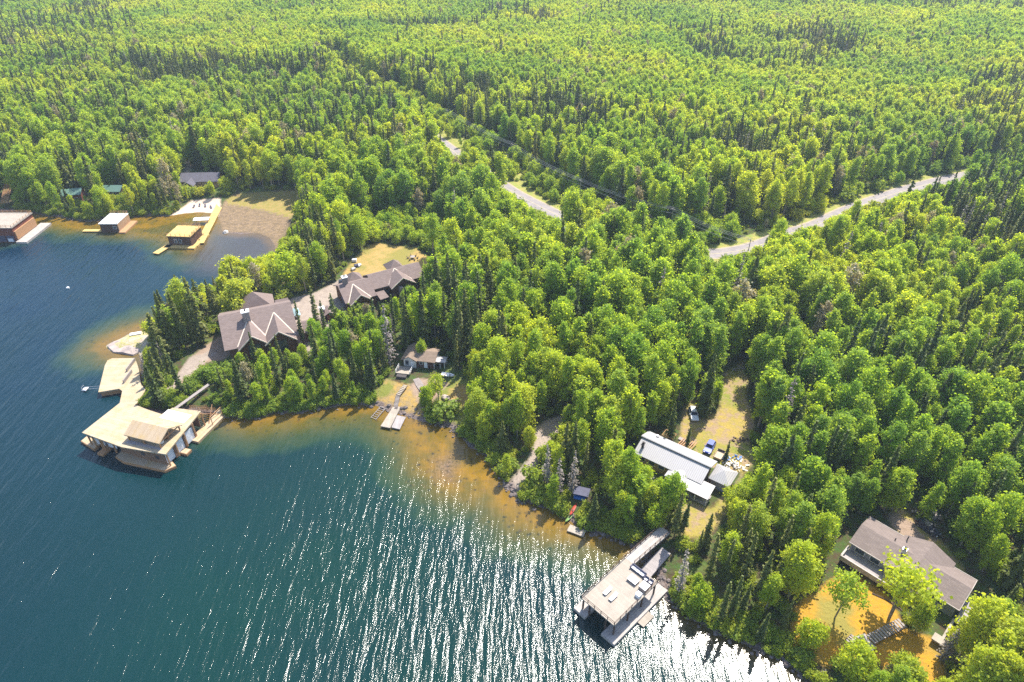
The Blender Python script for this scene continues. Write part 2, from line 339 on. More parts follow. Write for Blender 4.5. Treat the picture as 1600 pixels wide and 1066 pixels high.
# ---------------------------------------------------------------- ground, water, road
def axis(a, b, step, lo, hi, grow=1.09):
    c = list(np.arange(a, b + step * .5, step)); d = step
    while c[-1] < hi: d *= grow; c.append(c[-1] + d)
    d = step; left = [c[0]]
    while left[-1] > lo: d *= grow; left.append(left[-1] - d)
    return np.array(left[:0:-1] + c)
GX = axis(-215, 150, 1.0, -7000, 7000); GY = axis(45, 320, 1.0, -700, 9000)
XX, YY = np.meshgrid(GX, GY, indexing='ij'); GPTS = np.stack([XX.ravel(), YY.ravel()], 1)
DS = sdf(GPTS, LAND); HH = height(GPTS, DS)
_near = pdist(GPTS, ROAD[::3], False)
def grid_mesh(name, P, Z, keep, m, attrs):
    nx, ny = len(GX), len(GY); idx = np.arange(nx * ny).reshape(nx, ny)
    q = np.stack([idx[:-1, :-1], idx[1:, :-1], idx[1:, 1:], idx[:-1, 1:]], -1).reshape(-1, 4)
    if keep is not None: q = q[keep[q].any(1)]
    used = np.unique(q); re = np.full(nx * ny, -1); re[used] = np.arange(len(used)); q = re[q]
    me = bpy.data.meshes.new(name); me.vertices.add(len(used)); me.loops.add(q.size); me.polygons.add(len(q))
    co = np.column_stack([P[used], Z[used]]).astype(np.float32); me.vertices.foreach_set('co', co.ravel())
    me.loops.foreach_set('vertex_index', q.ravel().astype(np.int32)); me.polygons.foreach_set('loop_start', np.arange(0, q.size, 4, dtype=np.int32))
    me.polygons.foreach_set('use_smooth', np.ones(len(q), bool)); me.update(); me.validate()
    for k, a in attrs.items():
        at = me.attributes.new(k, 'FLOAT', 'POINT'); at.data.foreach_set('value', a[used].astype(np.float32))
    me.materials.append(m); o = bpy.data.objects.new(name, me); COL.objects.link(o); return structure(o)
def ca(poly, lim=6): return np.clip(sdf(GPTS, poly), -lim, lim)
def mx(*a): return np.max(np.stack([ca(p, 25) for p in a]), 0)

m, t, o = mat('ground_material'); n = N(t); P_ = n.pos()
n1 = n.noise(.09, 5, .6, P_); n2 = n.noise(.55, 5, .65, P_); n3 = n.noise(2.4, 4, .7, P_); jit = n.math('MULTIPLY', n.math('SUBTRACT', n2, .5), 5.0)
def msk(name, wob=1.0, soft=.5): return n.ramp(n.math('ADD', n.attr(name), n.math('MULTIPLY', jit, wob)), -soft, soft)
c = n.mix(n.ramp(n2, .4, .6), (.075, .055, .030), (.055, .095, .022)); c = n.mix(n.ramp(n3, .55, .75), c, (.12, .085, .05))
c = n.mix(n.ramp(n1, .55, .68), c, (.10, .13, .03))
verge = n.mix(n.ramp(n2, .35, .65), (.32, .27, .085), (.20, .24, .05)); c = n.mix(msk('verge', .5), c, verge)
dry = n.mix(n.ramp(n2, .3, .7), (.36, .235, .08), (.25, .19, .055)); dry = n.mix(n.ramp(n3, .4, .8), dry, (.40, .27, .11)); dry = n.mix(n.ramp(n1, .5, .6), dry, (.22, .19, .05)); c = n.mix(msk('lawn', .25), c, dry)
gr = n.mix(n.ramp(n1, .38, .6), (.34, .25, .065), (.19, .21, .035)); gr = n.mix(n.ramp(n2, .46, .6), gr, (.30, .21, .13)); gr = n.mix(n.ramp(n3, .5, .75), gr, (.20, .15, .07)); c = n.mix(msk('grass', .5), c, gr)
og = n.mix(n.ramp(n2, .3, .75), (.47, .245, .02), (.33, .20, .035)); og = n.mix(n.ramp(n3, .5, .8), og, (.30, .17, .06)); og = n.mix(n.ramp(n1, .5, .62), og, (.24, .20, .05)); c = n.mix(msk('orange', .5), c, og)
tn = n.mix(n.ramp(n2, .35, .65), (.38, .24, .06), (.26, .19, .10)); tn = n.mix(n.ramp(n1, .48, .58), tn, (.17, .18, .04)); c = n.mix(msk('tan', .7), c, tn)
dirt = n.mix(n.ramp(n2, .3, .7), (.33, .24, .18), (.24, .17, .12)); c = n.mix(msk('dirt', .6), c, dirt)
gv = n.mix(n.ramp(n3, .3, .7), (.36, .29, .24), (.27, .215, .175)); c = n.mix(msk('gravel', .35), c, gv)
pv = n.mix(n.ramp(n2, .3, .7), (.34, .28, .23), (.25, .20, .165)); c = n.mix(msk('paved', .15), c, pv)
rk = n.mix(n.ramp(n3, .35, .65), (.085, .065, .06), (.25, .19, .16)); sh = n.ramp(n.math('SUBTRACT', n.attr('shore'), n.math('MULTIPLY', n2, 2.6)), .4, -.4); c = n.mix(sh, c, rk)
c = n.mix(msk('rock', .4), c, n.mix(n.ramp(n2, .4, .6), (.44, .35, .29), (.33, .30, .12)))
sand = n.mix(n2, (.62, .48, .36), (.50, .38, .30)); c = n.mix(msk('beach', .3), c, sand)
ms = n.mix(n.ramp(n2, .35, .65), (.22, .155, .085), (.13, .095, .06)); ms = n.mix(n.ramp(n3, .55, .7), ms, (.40, .27, .2)); ms = n.mix(msk('marshgrass', 2.2), ms, n.mix(n.ramp(n2, .4, .6), (.29, .21, .075), (.22, .19, .05))); c = n.mix(msk('marsh', .4), c, ms)
n.l(n.bsdf(c, .95, .1, 0, n.bump(n.noise(1.3, 6, .7, P_), .9, .35)), o.inputs[0]); GROUND_M = m
ground = grid_mesh('ground', GPTS, HH, None, GROUND_M, dict(shore=np.clip(DS, -9, 9), verge=np.maximum(np.clip(8 - _near, -6, 6), ca(CORR)), lawn=ca(LAWN), grass=mx(LAWN2, LAWN3), orange=ca(ORANGE),
    tan=mx(ORANGE2, ORANGE3), dirt=mx(TRACK, YARD, PATIO, DRIVEB), gravel=ca(GRAVEL), paved=mx(DRIVE, DRIVEX, PATHC), rock=ca(ROCKPT), beach=ca(BEACH), marsh=ca(MARSH), marshgrass=ca(MARSHY)))  # DRIVEB is no dirt: the darker colour paints the shade on this drive

m, t, o = mat('water_material'); n = N(t); P_ = n.pos()
wob = n.noise(.05, 4, .6, P_); wob2 = n.noise(.22, 4, .65, P_)
sx = n.n('ShaderNodeSeparateXYZ'); n.l(P_, sx.inputs[0])
deep = n.mix(n.ramp(sx.outputs[0], -40, -150), (.0012, .026, .018), (.0010, .016, .034))  # bluer to the left: reflected sky painted into the water colour
deep = n.mix(n.ramp(n.noise(.018, 3, .5, P_), .35, .7), deep, (.0018, .018, .022))
shal = n.mix(n.ramp(wob2, .35, .65), (.20, .11, .009), (.10, .072, .010)); shal = n.mix(n.ramp(wob, .5, .60), shal, (.07, .062, .014)); spots = n.n('ShaderNodeTexVoronoi'); n.l(P_, spots.inputs[0]); spots.inputs['Scale'].default_value = .55; shal = n.mix(n.math('MULTIPLY', n.ramp(spots.outputs[0], .30, .12), n.ramp(wob2, .42, .55)), shal, (.035, .028, .012))
shal = n.mix(n.ramp(n.noise(.7, 3, .6, P_), .55, .75), shal, (.13, .075, .02))
k = n.math('ADD', n.attr('shoal'), n.math('MULTIPLY', n.math('SUBTRACT', wob, .5), 16)); k = n.math('ADD', k, n.math('MULTIPLY', n.math('SUBTRACT', wob2, .5), 7))
c = n.mix(n.ramp(k, -11, 2), deep, n.mix(n.ramp(k, -8, 2), (.04, .075, .020), shal))
c = n.mix(n.math('MULTIPLY', n.ramp(n.math('ADD', n.attr('bay'), n.math('MULTIPLY', n.math('SUBTRACT', wob2, .5), 8)), -6, 4), .8), c, (.060, .050, .045))
c = n.mix(n.math('MULTIPLY', n.ramp(n.math('ADD', n.attr('weed'), n.math('MULTIPLY', n.math('SUBTRACT', wob2, .5), 6)), -3, 2.5), .75), c, n.mix(n.ramp(n.noise(1.5, 3, .7, P_), .4, .6), (.06, .045, .03), (.20, .13, .09)))
edge = n.ramp(n.math('ADD', n.attr('shore'), n.math('MULTIPLY', n.math('SUBTRACT', wob2, .5), 3)), -4.5, -1)
c = n.mix(edge, c, n.mix(.5, c, (.16, .09, .02)))
def swell(az, sc, st, seed):
    v = n.map(P_, R(az), (sc, sc * st, 1)); nd = n.n('ShaderNodeVectorMath', operation='ADD'); n.l(v, nd.inputs[0]); nd.inputs[1].default_value = (seed, seed * 2, seed)
    return n.noise(1.0, 2, .5, nd.outputs[0], .3)
lf = n.ramp(sx.outputs[0], -30, -110)
big = n.math('ADD', n.math('MULTIPLY', swell(22, .60, .17, 3), n.math('SUBTRACT', 1.0, lf)), n.math('MULTIPLY', swell(56, .55, .15, 9), lf))
mid = n.math('ADD', n.math('MULTIPLY', swell(28, 1.5, .30, 5), n.math('SUBTRACT', 1.0, lf)), n.math('MULTIPLY', swell(50, 1.3, .26, 15), lf))
fine = n.noise(3.6, 3, .6, P_)
gust = n.ramp(n.noise(.03, 3, .55, n.map(P_, R(12), (1, .35, 1))), .3, .7)
calm = n.ramp(n.attr('shore'), -3, -14)
hgt = n.math('ADD', n.math('ADD', n.math('MULTIPLY', big, .62), n.math('MULTIPLY', mid, .15)), n.math('MULTIPLY', fine, .078))
hgt = n.math('MULTIPLY', hgt, n.math('ADD', n.math('MULTIPLY', calm, .5), n.math('ADD', .15, n.math('MULTIPLY', gust, .30))))
nb = n.n('ShaderNodeBump'); nb.inputs['Strength'].default_value = 1; nb.inputs['Distance'].default_value = .9; n.l(hgt, nb.inputs['Height'])
pb = n.n('ShaderNodeBsdfPrincipled'); n.l(c, pb.inputs['Base Color']); pb.inputs['Roughness'].default_value = .13; pb.inputs['IOR'].default_value = 1.33; n.l(nb.outputs[0], pb.inputs['Normal'])
n.l(pb.outputs[0], o.inputs[0])
water = grid_mesh('lake_water', GPTS, np.zeros(len(GPTS)), DS < 4, m, dict(shore=np.clip(DS, -25, 5), shoal=mx(SHOAL, SHOAL2, SHOAL3, SHOAL4), bay=ca(BAY, 12), weed=ca(WEED, 12)))

def ribbon(name, line, w, z, m, off=0.0, zfun=None):
    b = MB(); L = [np.array(p) for p in line]; v = []
    for i, p in enumerate(L):
        d = L[min(i + 1, len(L) - 1)] - L[max(i - 1, 0)]; d = d / np.linalg.norm(d); q = np.array([-d[1], d[0]])
        a, c2 = p + q * (off + w / 2), p + q * (off - w / 2)
        zz = zfun(p) if zfun else z; v += [(a[0], a[1], zz), (c2[0], c2[1], zz)]
    b.add(v, [(2 * i, 2 * i + 1, 2 * i + 3, 2 * i + 2) for i in range(len(L) - 1)])
    return structure(b.build(name, m))
M['asphalt'] = simple('asphalt', (.27, .235, .225), (.21, .185, .18), .4, .9, .2)
M['line_paint'] = simple('line_paint', (.50, .42, .20), None, 1)
ribbon('road', ROAD, 6.4, 3.99, 'asphalt')
for off in (0,): ribbon('road_marking', ROAD, .16, 3.996, 'line_paint', off)
M['shoulder'] = simple('shoulder', (.36, .29, .22), (.30, .25, .16), .5, .95, .1)
for sgn in (-1, 1): ribbon('road_shoulder', ROAD, .8, 3.985, 'shoulder', sgn * 3.6)

# ---------------------------------------------------------------- buildings and shore structures
FOOT = []
def foot(o, x0, x1, y0, y1):
    mtx = Matrix.Translation(o.location) @ Matrix.Rotation(o.rotation_euler.z, 4, 'Z')
    FOOT.append([tuple((mtx @ Vector((a, b, 0)))[:2]) for a, b in ((x0, y0), (x1, y0), (x1, y1), (x0, y1))])
def at(root, pts, z): return [(*p, z) for p in pts]
def window(root, wall, x, y, z, w, h, along='x', frame='trim_white'):
    """a pane in a frame on the wall face; root keeps it as a part with its pane as sub-part"""
    t = .06
    f = MB(); p = MB()
    if along == 'x':
        f.box(x - w/2 - .1, x + w/2 + .1, y - t, y + t, z - .1, z + h + .1); p.box(x - w/2, x + w/2, y - t - .02, y + t + .02, z, z + h)
    else:
        f.box(x - t, x + t, y - w/2 - .1, y + w/2 + .1, z - .1, z + h + .1); p.box(x - t - .02, x + t + .02, y - w/2, y + w/2, z, z + h)
    fo = f.build('window', frame, root); p.build('pane', 'glass', fo)
def chimney(root, x, y, z0, z1, sx, sy, m='stone', cap='trim_white'):
    c = MB().box(x - sx/2, x + sx/2, y - sy/2, y + sy/2, z0, z1).build('chimney', m, root)
    MB().box(x - sx/2 - .15, x + sx/2 + .15, y - sy/2 - .15, y + sy/2 + .15, z1, z1 + .22).build('cap', cap, c)
    MB().tube([(x, y, z1 + .2), (x, y, z1 + .75)], [.25, .25], 8).build('flue', 'trim_dark', c)
def rakes(mb, x, ys, yr, yn, zs, zr, zn, swap=False, w=.28, up=.05):
    for a, b in (((ys, zs), (yr, zr)), ((yr, zr), (yn, zn))):
        p, q = (x, a[0], a[1] + up), (x, b[0], b[1] + up)
        if swap: p, q = (p[1], p[0], p[2]), (q[1], q[0], q[2])
        mb.beam(p, q, w, .3)

# --- A: long house with the pale metal roof
loc, rot = frame((1005,681), (1110,728.5), 8, 3.0)
A = thing('metal_roof_house', 'long single storey house with a pale ribbed metal roof and clerestory strip', 'house', loc, rot); foot(A, -1, 23, -8, 6)
MB().gwall(.5, 16.4, -3.6, 0, 3.3, 2.6, 4.2, 3.3, -1.5).box(10, 19, -3.6, -3.3, -1.5, 2.4).build('wall', 'wall_tan', A)
MB().roofx(-.1, 17.0, -4.3, -.05, 0, 2.85, 4.75, 4.7).build('roof_slope', 'metal_roof', A)
MB().roofx(-.3, 17.3, -.35, -.1, 3.9, 5.0, 5.12, 3.55).build('upper_roof', 'metal_roof', A)
MB().box(-.1, 17, -.34, -.1, 4.5, 4.95).build('clerestory', 'trim_dark', A)
MB().roofx(13.4, 19.8, -7.0, -3.2, -3.0, 2.05, 2.95, 2.9, .15).build('porch_roof', 'metal_roof', A)
MB().hip(9.0, 13.9, -6.5, -2.1, 2.55, 3.5, 12.2, -3.6).build('sunroom_roof', 'metal_roof_y', A)
MB().box(9.4, 13.5, -6.1, -3.5, -1.5, 2.4).build('sunroom', 'wall_tan', A)
pb_ = MB()
for x in (14, 16.8, 19.5): pb_.box(x - .08, x + .08, -6.8, -6.64, -1.5, 2.1)
each(pb_, 'porch_post', 'trim_white', A); MB().box(13.6, 19.6, -6.7, -3.6, -.6, .1).build('porch_floor', 'deck_grey', A)
for x in (10.6, 12.2): window(A, None, x, -6.1, .7, 1.1, 1.2)
for x in (2, 4.5, 7): window(A, None, x, -3.6, 1.0, 1.4, 1.1)
for x in (3, 9, 14): window(A, None, x, 3.3, 1.0, 1.2, 1.0)
chimney(A, 1.2, -2.2, 3.2, 4.6, .35, .9, 'trim_dark', 'trim_dark')
each(MB().tube([(2.6, 2.6, 4.0), (2.6, 2.6, 4.6)], [.45, .3], 8), 'vent', 'metal', A)
MB().box(17.0, 18.6, -3.4, 2.2, -1.2, .7).build('side_deck', 'deck_new', A)
loc2 = A.matrix_world
g_ = MB().box(18.0, 21.6, -.7, 3.7, -1.5, 2.4).build('garden_room', 'wall_grey', A)
MB().hip(17.3, 22.3, -1.2, 4.4, 2.5, 4.1, t=.15).build('hip_roof', 'metal_roof', g_)
# lumber deck behind it
x, y, z = ground_at(1054, 690); t_ = thing('timber_frame', 'open red brown timber frame and stacked boards behind the metal roofed house', 'timber', (x, y, z), rot)
b = MB()
for i in range(7): b.beam((1.2 + i * .55, -1.6, .5 + .05 * i), (1.6 + i * .55, 2.0, .5 + .05 * i), .22, .18)
each(b, 'board', 'timber', t_); b = MB()
for x_ in (-3, -1.6, -.2):
    for y_ in (-1.2, 1.0): b.beam((x_, y_, -.3), (x_, y_, 1.6), .12, .12)
    b.beam((x_, -1.2, 1.5), (x_, 1.0, 1.5), .12, .12)
for y_ in (-1.2, 1.0): b.beam((-3, y_, 1.6), (-.2, y_, 1.6), .12, .12); b.beam((-3, y_, .6), (-.2, y_, .6), .1, .1)
b.build('frame', 'timber', t_); each(MB().box(-.1, 4.6, -2.0, -1.0, -.3, .35).box(.4, 4.2, 1.0, 2.0, -.3, .35), 'bearer', 'timber_grey', t_); foot(t_, -3.5, 5, -2, 2.4)

# --- B: shingled bungalow at the lower right
loc, rot = frame((1363,829), (1518,919.6), 9, 3.2)
B = thing('shingled_house', 'sprawling bungalow with brownish grey shingled roofs above the orange lawn', 'house', loc, rot); foot(B, -3, 22, -7.5, 7)
wl = MB().gwall(-1.9, 18.2, -3.0, 1.2, 5.4, 3.0, 4.2, 3.0, -2).gwall(-3.6, 5.8, 5.4, 9.6, 13.8, 3.0, 4.6, 3.0, -2, True).build('wall', 'wall_grey', B)
MB().roofx(-2.4, 9.4, -3.5, 1.3, 6.0, 3.1, 4.6, 3.1).build('west_roof', 'shingle_grey', B)
MB().roofx(10.2, 18.7, -3.8, 1.1, 5.6, 3.0, 4.75, 3.0).build('east_roof', 'shingle_grey', B)
MB().roofx(-4.3, 6.6, 4.7, 9.6, 14.5, 3.2, 5.25, 3.2, .22, True).build('middle_roof', 'shingle_grey', B)
b = MB(); b.beam((-2.4, 6.08, 3.05), (5.0, 6.08, 3.05), .12, .22); b.beam((14.4, 5.68, 2.95), (18.7, 5.68, 2.95), .12, .22); b.beam((-2.4, -3.58, 3.05), (5, -3.58, 3.05), .12, .22); b.beam((14, -3.88, 2.95), (18.7, -3.88, 2.95), .12, .22)
rakes(b, 18.72, -3.8, 1.1, 5.6, 2.85, 4.6, 2.85, False, .1); each(b, 'gutter', 'trim_pale', B)
chimney(B, 6.4, .6, 3.9, 5.2, .6, .6, 'trim_white', 'metal')
b = MB()
for x_, y_ in ((9.1, -1.2), (9.8, -1.6), (4.0, 2.5), (5.6, 4.9)): b.tube([(x_, y_, 3.6), (x_, y_, 5.35 if x_ > 8 else 4.9)], [.12, .12], 6)
each(b, 'vent', 'trim_dark', B)
dk = MB().box(-2.2, 8.6, -6.6, -3.02, .7, .9).build('deck', 'deck_grey', B)
b = MB().box(-2.3, 8.7, -6.85, -6.6, .6, 1.85); b.box(-2.35, -2.0, -6.6, -3.3, .6, 1.9); b.build('railing', 'trim_pale', B)
b = MB()
for x_ in (-2, .6, 3.2, 5.8, 8.4): b.box(x_ - .12, x_ + .12, -6.7, -6.46, -2.5, .7)
each(b, 'deck_post', 'timber_dark', B)
for x_ in (0, 3, 6): window(B, None, x_, -3.0, 1.2, 1.8, 1.5)
for x_ in (8.2, 10.8): window(B, None, x_, -3.6, 1.0, 1.6, 1.6)
window(B, None, 15.5, -3.0, 1.2, 1.6, 1.2); window(B, None, 3, 5.4, 1.2, 1.4, 1.1); window(B, None, 18.2, 1, 1.0, 1.6, 1.2, 'y')
MB().box(18.9, 22.2, -4.5, 2.0, .2, .42).build('side_deck', 'deck_grey', B)
MB().box(18.5, 18.95, -9.4, -3.9, .2, .5).box(17.3, 19.2, -11.2, -9.4, .2, .5).build('board_walk', 'deck_pale', B)
b = MB().rail([(22.1, -4.4, .4), (22.1, 1.9, .4)], 1.0); b.build('side_railing', 'timber_grey', B)

# --- C: big lodge on the point
loc, rot = frame((340,494), (456,471), 12.5, 3.3)
C = thing('lodge', 'large brown shingled lodge with steep gables and a stone chimney on the point', 'house', loc, rot); foot(C, -2, 29, -13, 15)
b = MB().gwall(1.2, 19.8, -10.2, 0, 9, 3.6, 8.8, 4.4, -1.5).gwall(-12, -1, 11.6, 15.2, 18.8, 4.1, 7.0, 4.1, -1.5, True).gwall(-11.2, -1, 4.4, 8, 11.6, 3.9, 7.0, 3.9, -1.5, True); b.build('wall', 'wall_log', C)
MB().roofx(0, 20.6, -10.8, 0, 9.8, 3.9, 9.2, 4.4, .3).build('main_roof', 'shingle_brown', C)
MB().roofx(-13.2, -2.2, 10.9, 15.2, 19.7, 4.3, 8.0, 4.1, .25, True).build('east_gable_roof', 'shingle_brown', C)
MB().roofx(-12.6, -2.2, 3.6, 8, 12.0, 4.0, 7.9, 4.4, .25, True).build('west_gable_roof', 'shingle_brown', C)
MB().hip(5.6, 16.2, 6.6, 15.6, 4.2, 9.2, 10.6, 10.5, .25).build('rear_roof', 'shingle_brown', C)
MB().box(6.4, 15.4, 7, 15, -1.5, 4.1).build('rear_wing', 'wall_log', C)
MB().roofx(16.4, 20.4, 6, 9, 12, 3.8, 5.6, 3.8).build('rear_entry_roof', 'shingle_brown', C)
b = MB(); rakes(b, -13.24, 10.9, 15.2, 19.7, 4.2, 7.9, 4.0, True, .18); rakes(b, -12.64, 3.6, 8, 12.0, 3.9, 7.8, 4.3, True, .18)
for xr, zr, xa, za, xb, zb_ in ((15.2, 8.05, 10.9, 4.35, 19.7, 4.15), (8, 7.95, 3.6, 4.05, 12, 4.45)):
    sl = (9.2 - 3.9) / 10.8
    yv = lambda z_: (z_ - 9.2) / sl
    b.beam((xr, yv(zr), zr + .06), (xa, yv(za), za + .06), .32, .08); b.beam((xr, yv(zr), zr + .06), (xb, yv(zb_), zb_ + .06), .32, .08)
each(b, 'trim', 'trim', C)
chimney(C, 7.6, -2.9, 5.5, 10.6, 2.0, 1.7)
for x_ in (15.2, 8): window(C, None, x_, -12.02 if x_ > 10 else -11.22, .6, 3.4, 3.6, 'x', 'timber_dark')
window(C, None, 19.8, -5, 1, 2.4, 1.8, 'y', 'timber_dark'); window(C, None, 1.2, -4, 1, 3.0, 2.2, 'y', 'timber_dark')
MB().gwall(22.6, 28.2, -8.5, -5.5, -2.5, 3.0, 4.6, 3.0, -1.5).build('annex', 'wall_log', C); MB().roofx(22.2, 28.6, -9, -5.5, -2, 3.0, 4.9, 3.0).build('annex_roof', 'shingle_brown', C)
x, y, z = ground_at(464, 492); t_ = thing('covered_boat', 'pale blue covered boat parked in the lodge courtyard', 'boat', (x, y, z), rot + 1.6)
def hull(L, W, H_, z0=0.0):
    b_ = MB(); sec = [(-.5, .82, .1), (-.2, 1, 0), (.15, .95, .02), (.38, .55, .12), (.5, .04, .3)]
    v = []
    for fx, fw, fz in sec: v += [(fx * L, -W/2 * fw, z0 + H_ + fz * .6), (fx * L, -W/2 * fw * .6, z0 + fz), (fx * L, W/2 * fw * .6, z0 + fz), (fx * L, W/2 * fw, z0 + H_ + fz * .6)]
    f = [(4*i + j, 4*i + j + 1, 4*i + j + 5, 4*i + j + 4) for i in range(4) for j in range(3)] + [(0, 1, 2, 3), (19, 18, 17, 16)]
    return b_.add(v, f)
hull(5.2, 2.1, .8, .4).build('hull', 'paint_white', t_)
MB().add([(-2.5, -.95, 1.2), (1.6, -.9, 1.25), (2.5, 0, 1.45), (1.6, .9, 1.25), (-2.5, .95, 1.2), (-1.6, 0, 1.8), (1.0, 0, 1.75)], [(0, 1, 6, 5), (5, 6, 3, 4), (1, 2, 6), (2, 3, 6), (0, 5, 4)]).build('cover', simple('cover_pale', (.35, .50, .55), None, 2), t_)
MB().box(-2.4, 1.6, -.5, .5, .1, .4).build('trailer', 'metal', t_)
x, y, z = ground_at(508, 497); t_ = thing('stone_pavilion', 'small stone chimney building with a little gabled roof in the lodge courtyard', 'pavilion', (x, y, z), rot); foot(t_, -2, 3, -2, 2)
MB().box(-1.2, .2, -.9, .9, -.5, 3.6).build('chimney', 'stone', t_); MB().box(-1.35, .35, -1.05, 1.05, 3.6, 3.85).build('cap', 'trim_white', t_)
MB().roofx(-2.6, 1.8, -.4, 1.5, 3.2, 2.2, 3.3, 2.2, .15, True).build('roof', 'shingle_brown', t_); MB().box(.4, 2.8, -2.2, 1.4, -.5, 2.2).build('wall', 'wall_red', t_)

# --- D: guest house
loc, rot = frame((528.7,445.6), (658,412.5), 10.4, 3.7)
D = thing('guest_house', 'long brown shingled guest house with two front gables beside the dry lawn', 'house', loc, rot); foot(D, -1, 29, -9, 10)
b = MB().gwall(.4, 9.8, -6.0, 0, 5.6, 3.2, 6.0, 3.6, -1.5).gwall(9.8, 27.4, -3.2, 1.2, 6, 4.0, 6.2, 4.2, -1.5).gwall(-7.6, 0, 1.4, 4.4, 7.4, 3.2, 5.4, 3.2, -1.5, True).gwall(-5.6, 0, 15.9, 19.3, 22.7, 4.0, 6.4, 4.0, -1.5, True)
b.build('wall', 'wall_log', D)
MB().roofx(-.3, 10.0, -6.6, 0, 6.2, 3.4, 6.6, 3.6, .28).build('west_roof', 'shingle_brown', D)
MB().roofx(10.003, 28.0, -3.9, 1.3, 6.6, 4.1, 6.9, 4.1, .28).build('east_roof', 'shingle_brown', D)
MB().roofx(-8.6, -1, .7, 4.4, 8.1, 3.3, 6.2, 3.3, .22, True).build('west_gable_roof', 'shingle_brown', D)
MB().roofx(-6.6, 0, 15.1, 19.3, 23.5, 4.2, 7.1, 4.2, .22, True).build('east_gable_roof', 'shingle_brown', D)
each(MB().hip(18.4, 24, 3.6, 10, 4.4, 7.2, 21.2, 6.6).hip(3.6, 9.8, 3, 9.4, 3.9, 6.8, 6.7, 6.0), 'rear_roof', 'shingle_brown', D)
b = MB(); rakes(b, -8.64, .7, 4.4, 8.1, 3.2, 6.1, 3.2, True, .2); rakes(b, -6.64, 15.1, 19.3, 23.5, 4.1, 7.0, 4.1, True, .2)
sl = 3.2 / 6.6
for xr, zr, xa, xb, za, R0, sl in ((4.4, 6.2, .7, 8.1, 3.35, 6.6, 3.2/6.6), (19.3, 6.85, 15.3, 23.3, 4.2, 6.9, 2.8/5.2)):
    y1, y2 = (zr - R0) / sl, (za - R0) / sl + (1.3 if xr > 10 else 0)
    b.beam((xr, y1 + (1.3 if xr > 10 else 0), zr + .05), (xa, y2, za + .1), .3, .08); b.beam((xr, y1 + (1.3 if xr > 10 else 0), zr + .05), (xb, y2, za + .1), .3, .08)
each(b, 'trim', 'trim', D)
chimney(D, 2.4, .6, 5, 8.6, 1.5, 1.5); MB().box(17.6, 18.8, -7.6, -6.2, -1.5, 4.2).build('column', 'stone', D)
MB().add([(10.6, -8.0, 2.3), (13.6, -7.6, 2.3), (13.2, -4.0, 3.2), (10.3, -4.0, 3.2), (10.6, -8.0, 2.1), (13.6, -7.6, 2.1), (13.2, -4.0, 3.0), (10.3, -4.0, 3.0)], [(0,1,2,3),(7,6,5,4),(0,4,5,1),(1,5,6,2),(2,6,7,3),(3,7,4,0)]).build('porch_roof', 'shingle_brown', D)
for x_ in (19.3,): window(D, None, x_, -5.62, 1, 3, 3, 'x', 'timber_dark')
window(D, None, 4.4, -7.62, .6, 2.6, 2.2, 'x', 'timber_dark'); window(D, None, 14, -3.2, 1, 2.4, 1.5, 'x', 'timber_dark'); window(D, None, 25.2, -3.2, 1, 2.0, 1.5, 'x', 'timber_dark')
MB().box(.34, .4, -3.6, .6, -1.4, 2.4).build('garage_door', 'cloth_dark', D)

# --- E: white cottage
loc, rot = frame((648,551), (685,555), 6.0, 2.7)
E_ = thing('cottage', 'small white and brown cottage with a worn brown roof above the grassy landing', 'cottage', loc, rot); foot(E_, -4.6, 8, -7.5, 5)
MB().gwall(.9, 6.0, -1.9, .8, 3.8, 2.4, 3.5, 2.4, -1).build('wall', 'wall_brown', E_)
w_ = MB().gwall(-2.4, 3.6, -2.7, -.9, .9, 2.4, 3.5, 2.4, -1, True).build('front_room', 'wall_white', E_)
MB().box(6.0, 6.12, -2.0, 3.8, -1, 2.4).build('end_wall', 'wall_white', E_)
MB().roofx(.2, 6.6, -2.5, .8, 4.3, 2.35, 3.75, 2.35, .16).build('roof', 'shingle_old', E_)
MB().roofx(-3.0, 4.2, -3.3, -.9, 1.4, 2.4, 3.8, 2.45, .16, True).build('front_roof', 'shingle_old', E_)
window(E_, None, -1.7, -2.42, .7, .7, 1.2, 'x', 'cloth_dark'); window(E_, None, 2.2, -1.9, .9, .8, .8); 
d_ = MB().box(3.1, 4.1, -1.98, -1.86, -.2, 1.9).build('door', 'door', E_); MB().box(3.9, 3.98, -2.05, -1.96, .8, .95).build('handle', 'metal', d_)
MB().box(-.5, .3, -2.5, -2.38, -.2, 1.8).build('door', 'door', E_)
MB().box(-4.0, .2, -6.3, -3.0, .1, .32).build('deck', 'deck_pale', E_)
for x_ in (.15, -3.9): MB().rail([(x_, -3.1, .3), (x_, -6.2, .3)], .9, 1.1).build('railing', 'trim_white', E_)
MB().roofx(6.2, 9.2, -1.4, -.2, 1.4, 1.9, 2.1, 1.9, .1).build('lean_to_roof', 'metal_roof', E_)
b = MB()
for x_, y_ in ((8.9, -1.2), (8.9, 1.2), (7.6, -1.2)): b.box(x_ - .07, x_ + .07, y_ - .07, y_ + .07, -1, 1.85)
each(b, 'post', 'trim_white', E_)
MB().box(-3.4, -.6, -7.6, -6.35, -.6, .1).build('lower_step', 'trim_dark', E_)
x, y, z = ground_at(700, 588); t_ = thing('rowing_boat', 'white upturned rowing boat lying beside the cottage', 'boat', (x, y, z + .1), -.25)
hull(3.8, 1.5, .55).build('hull', 'plastic_white', t_); each(MB().box(-1.0, -.7, -.6, .6, .4, .46).box(.4, .7, -.5, .5, .4, .46), 'bench', 'timber_grey', t_)
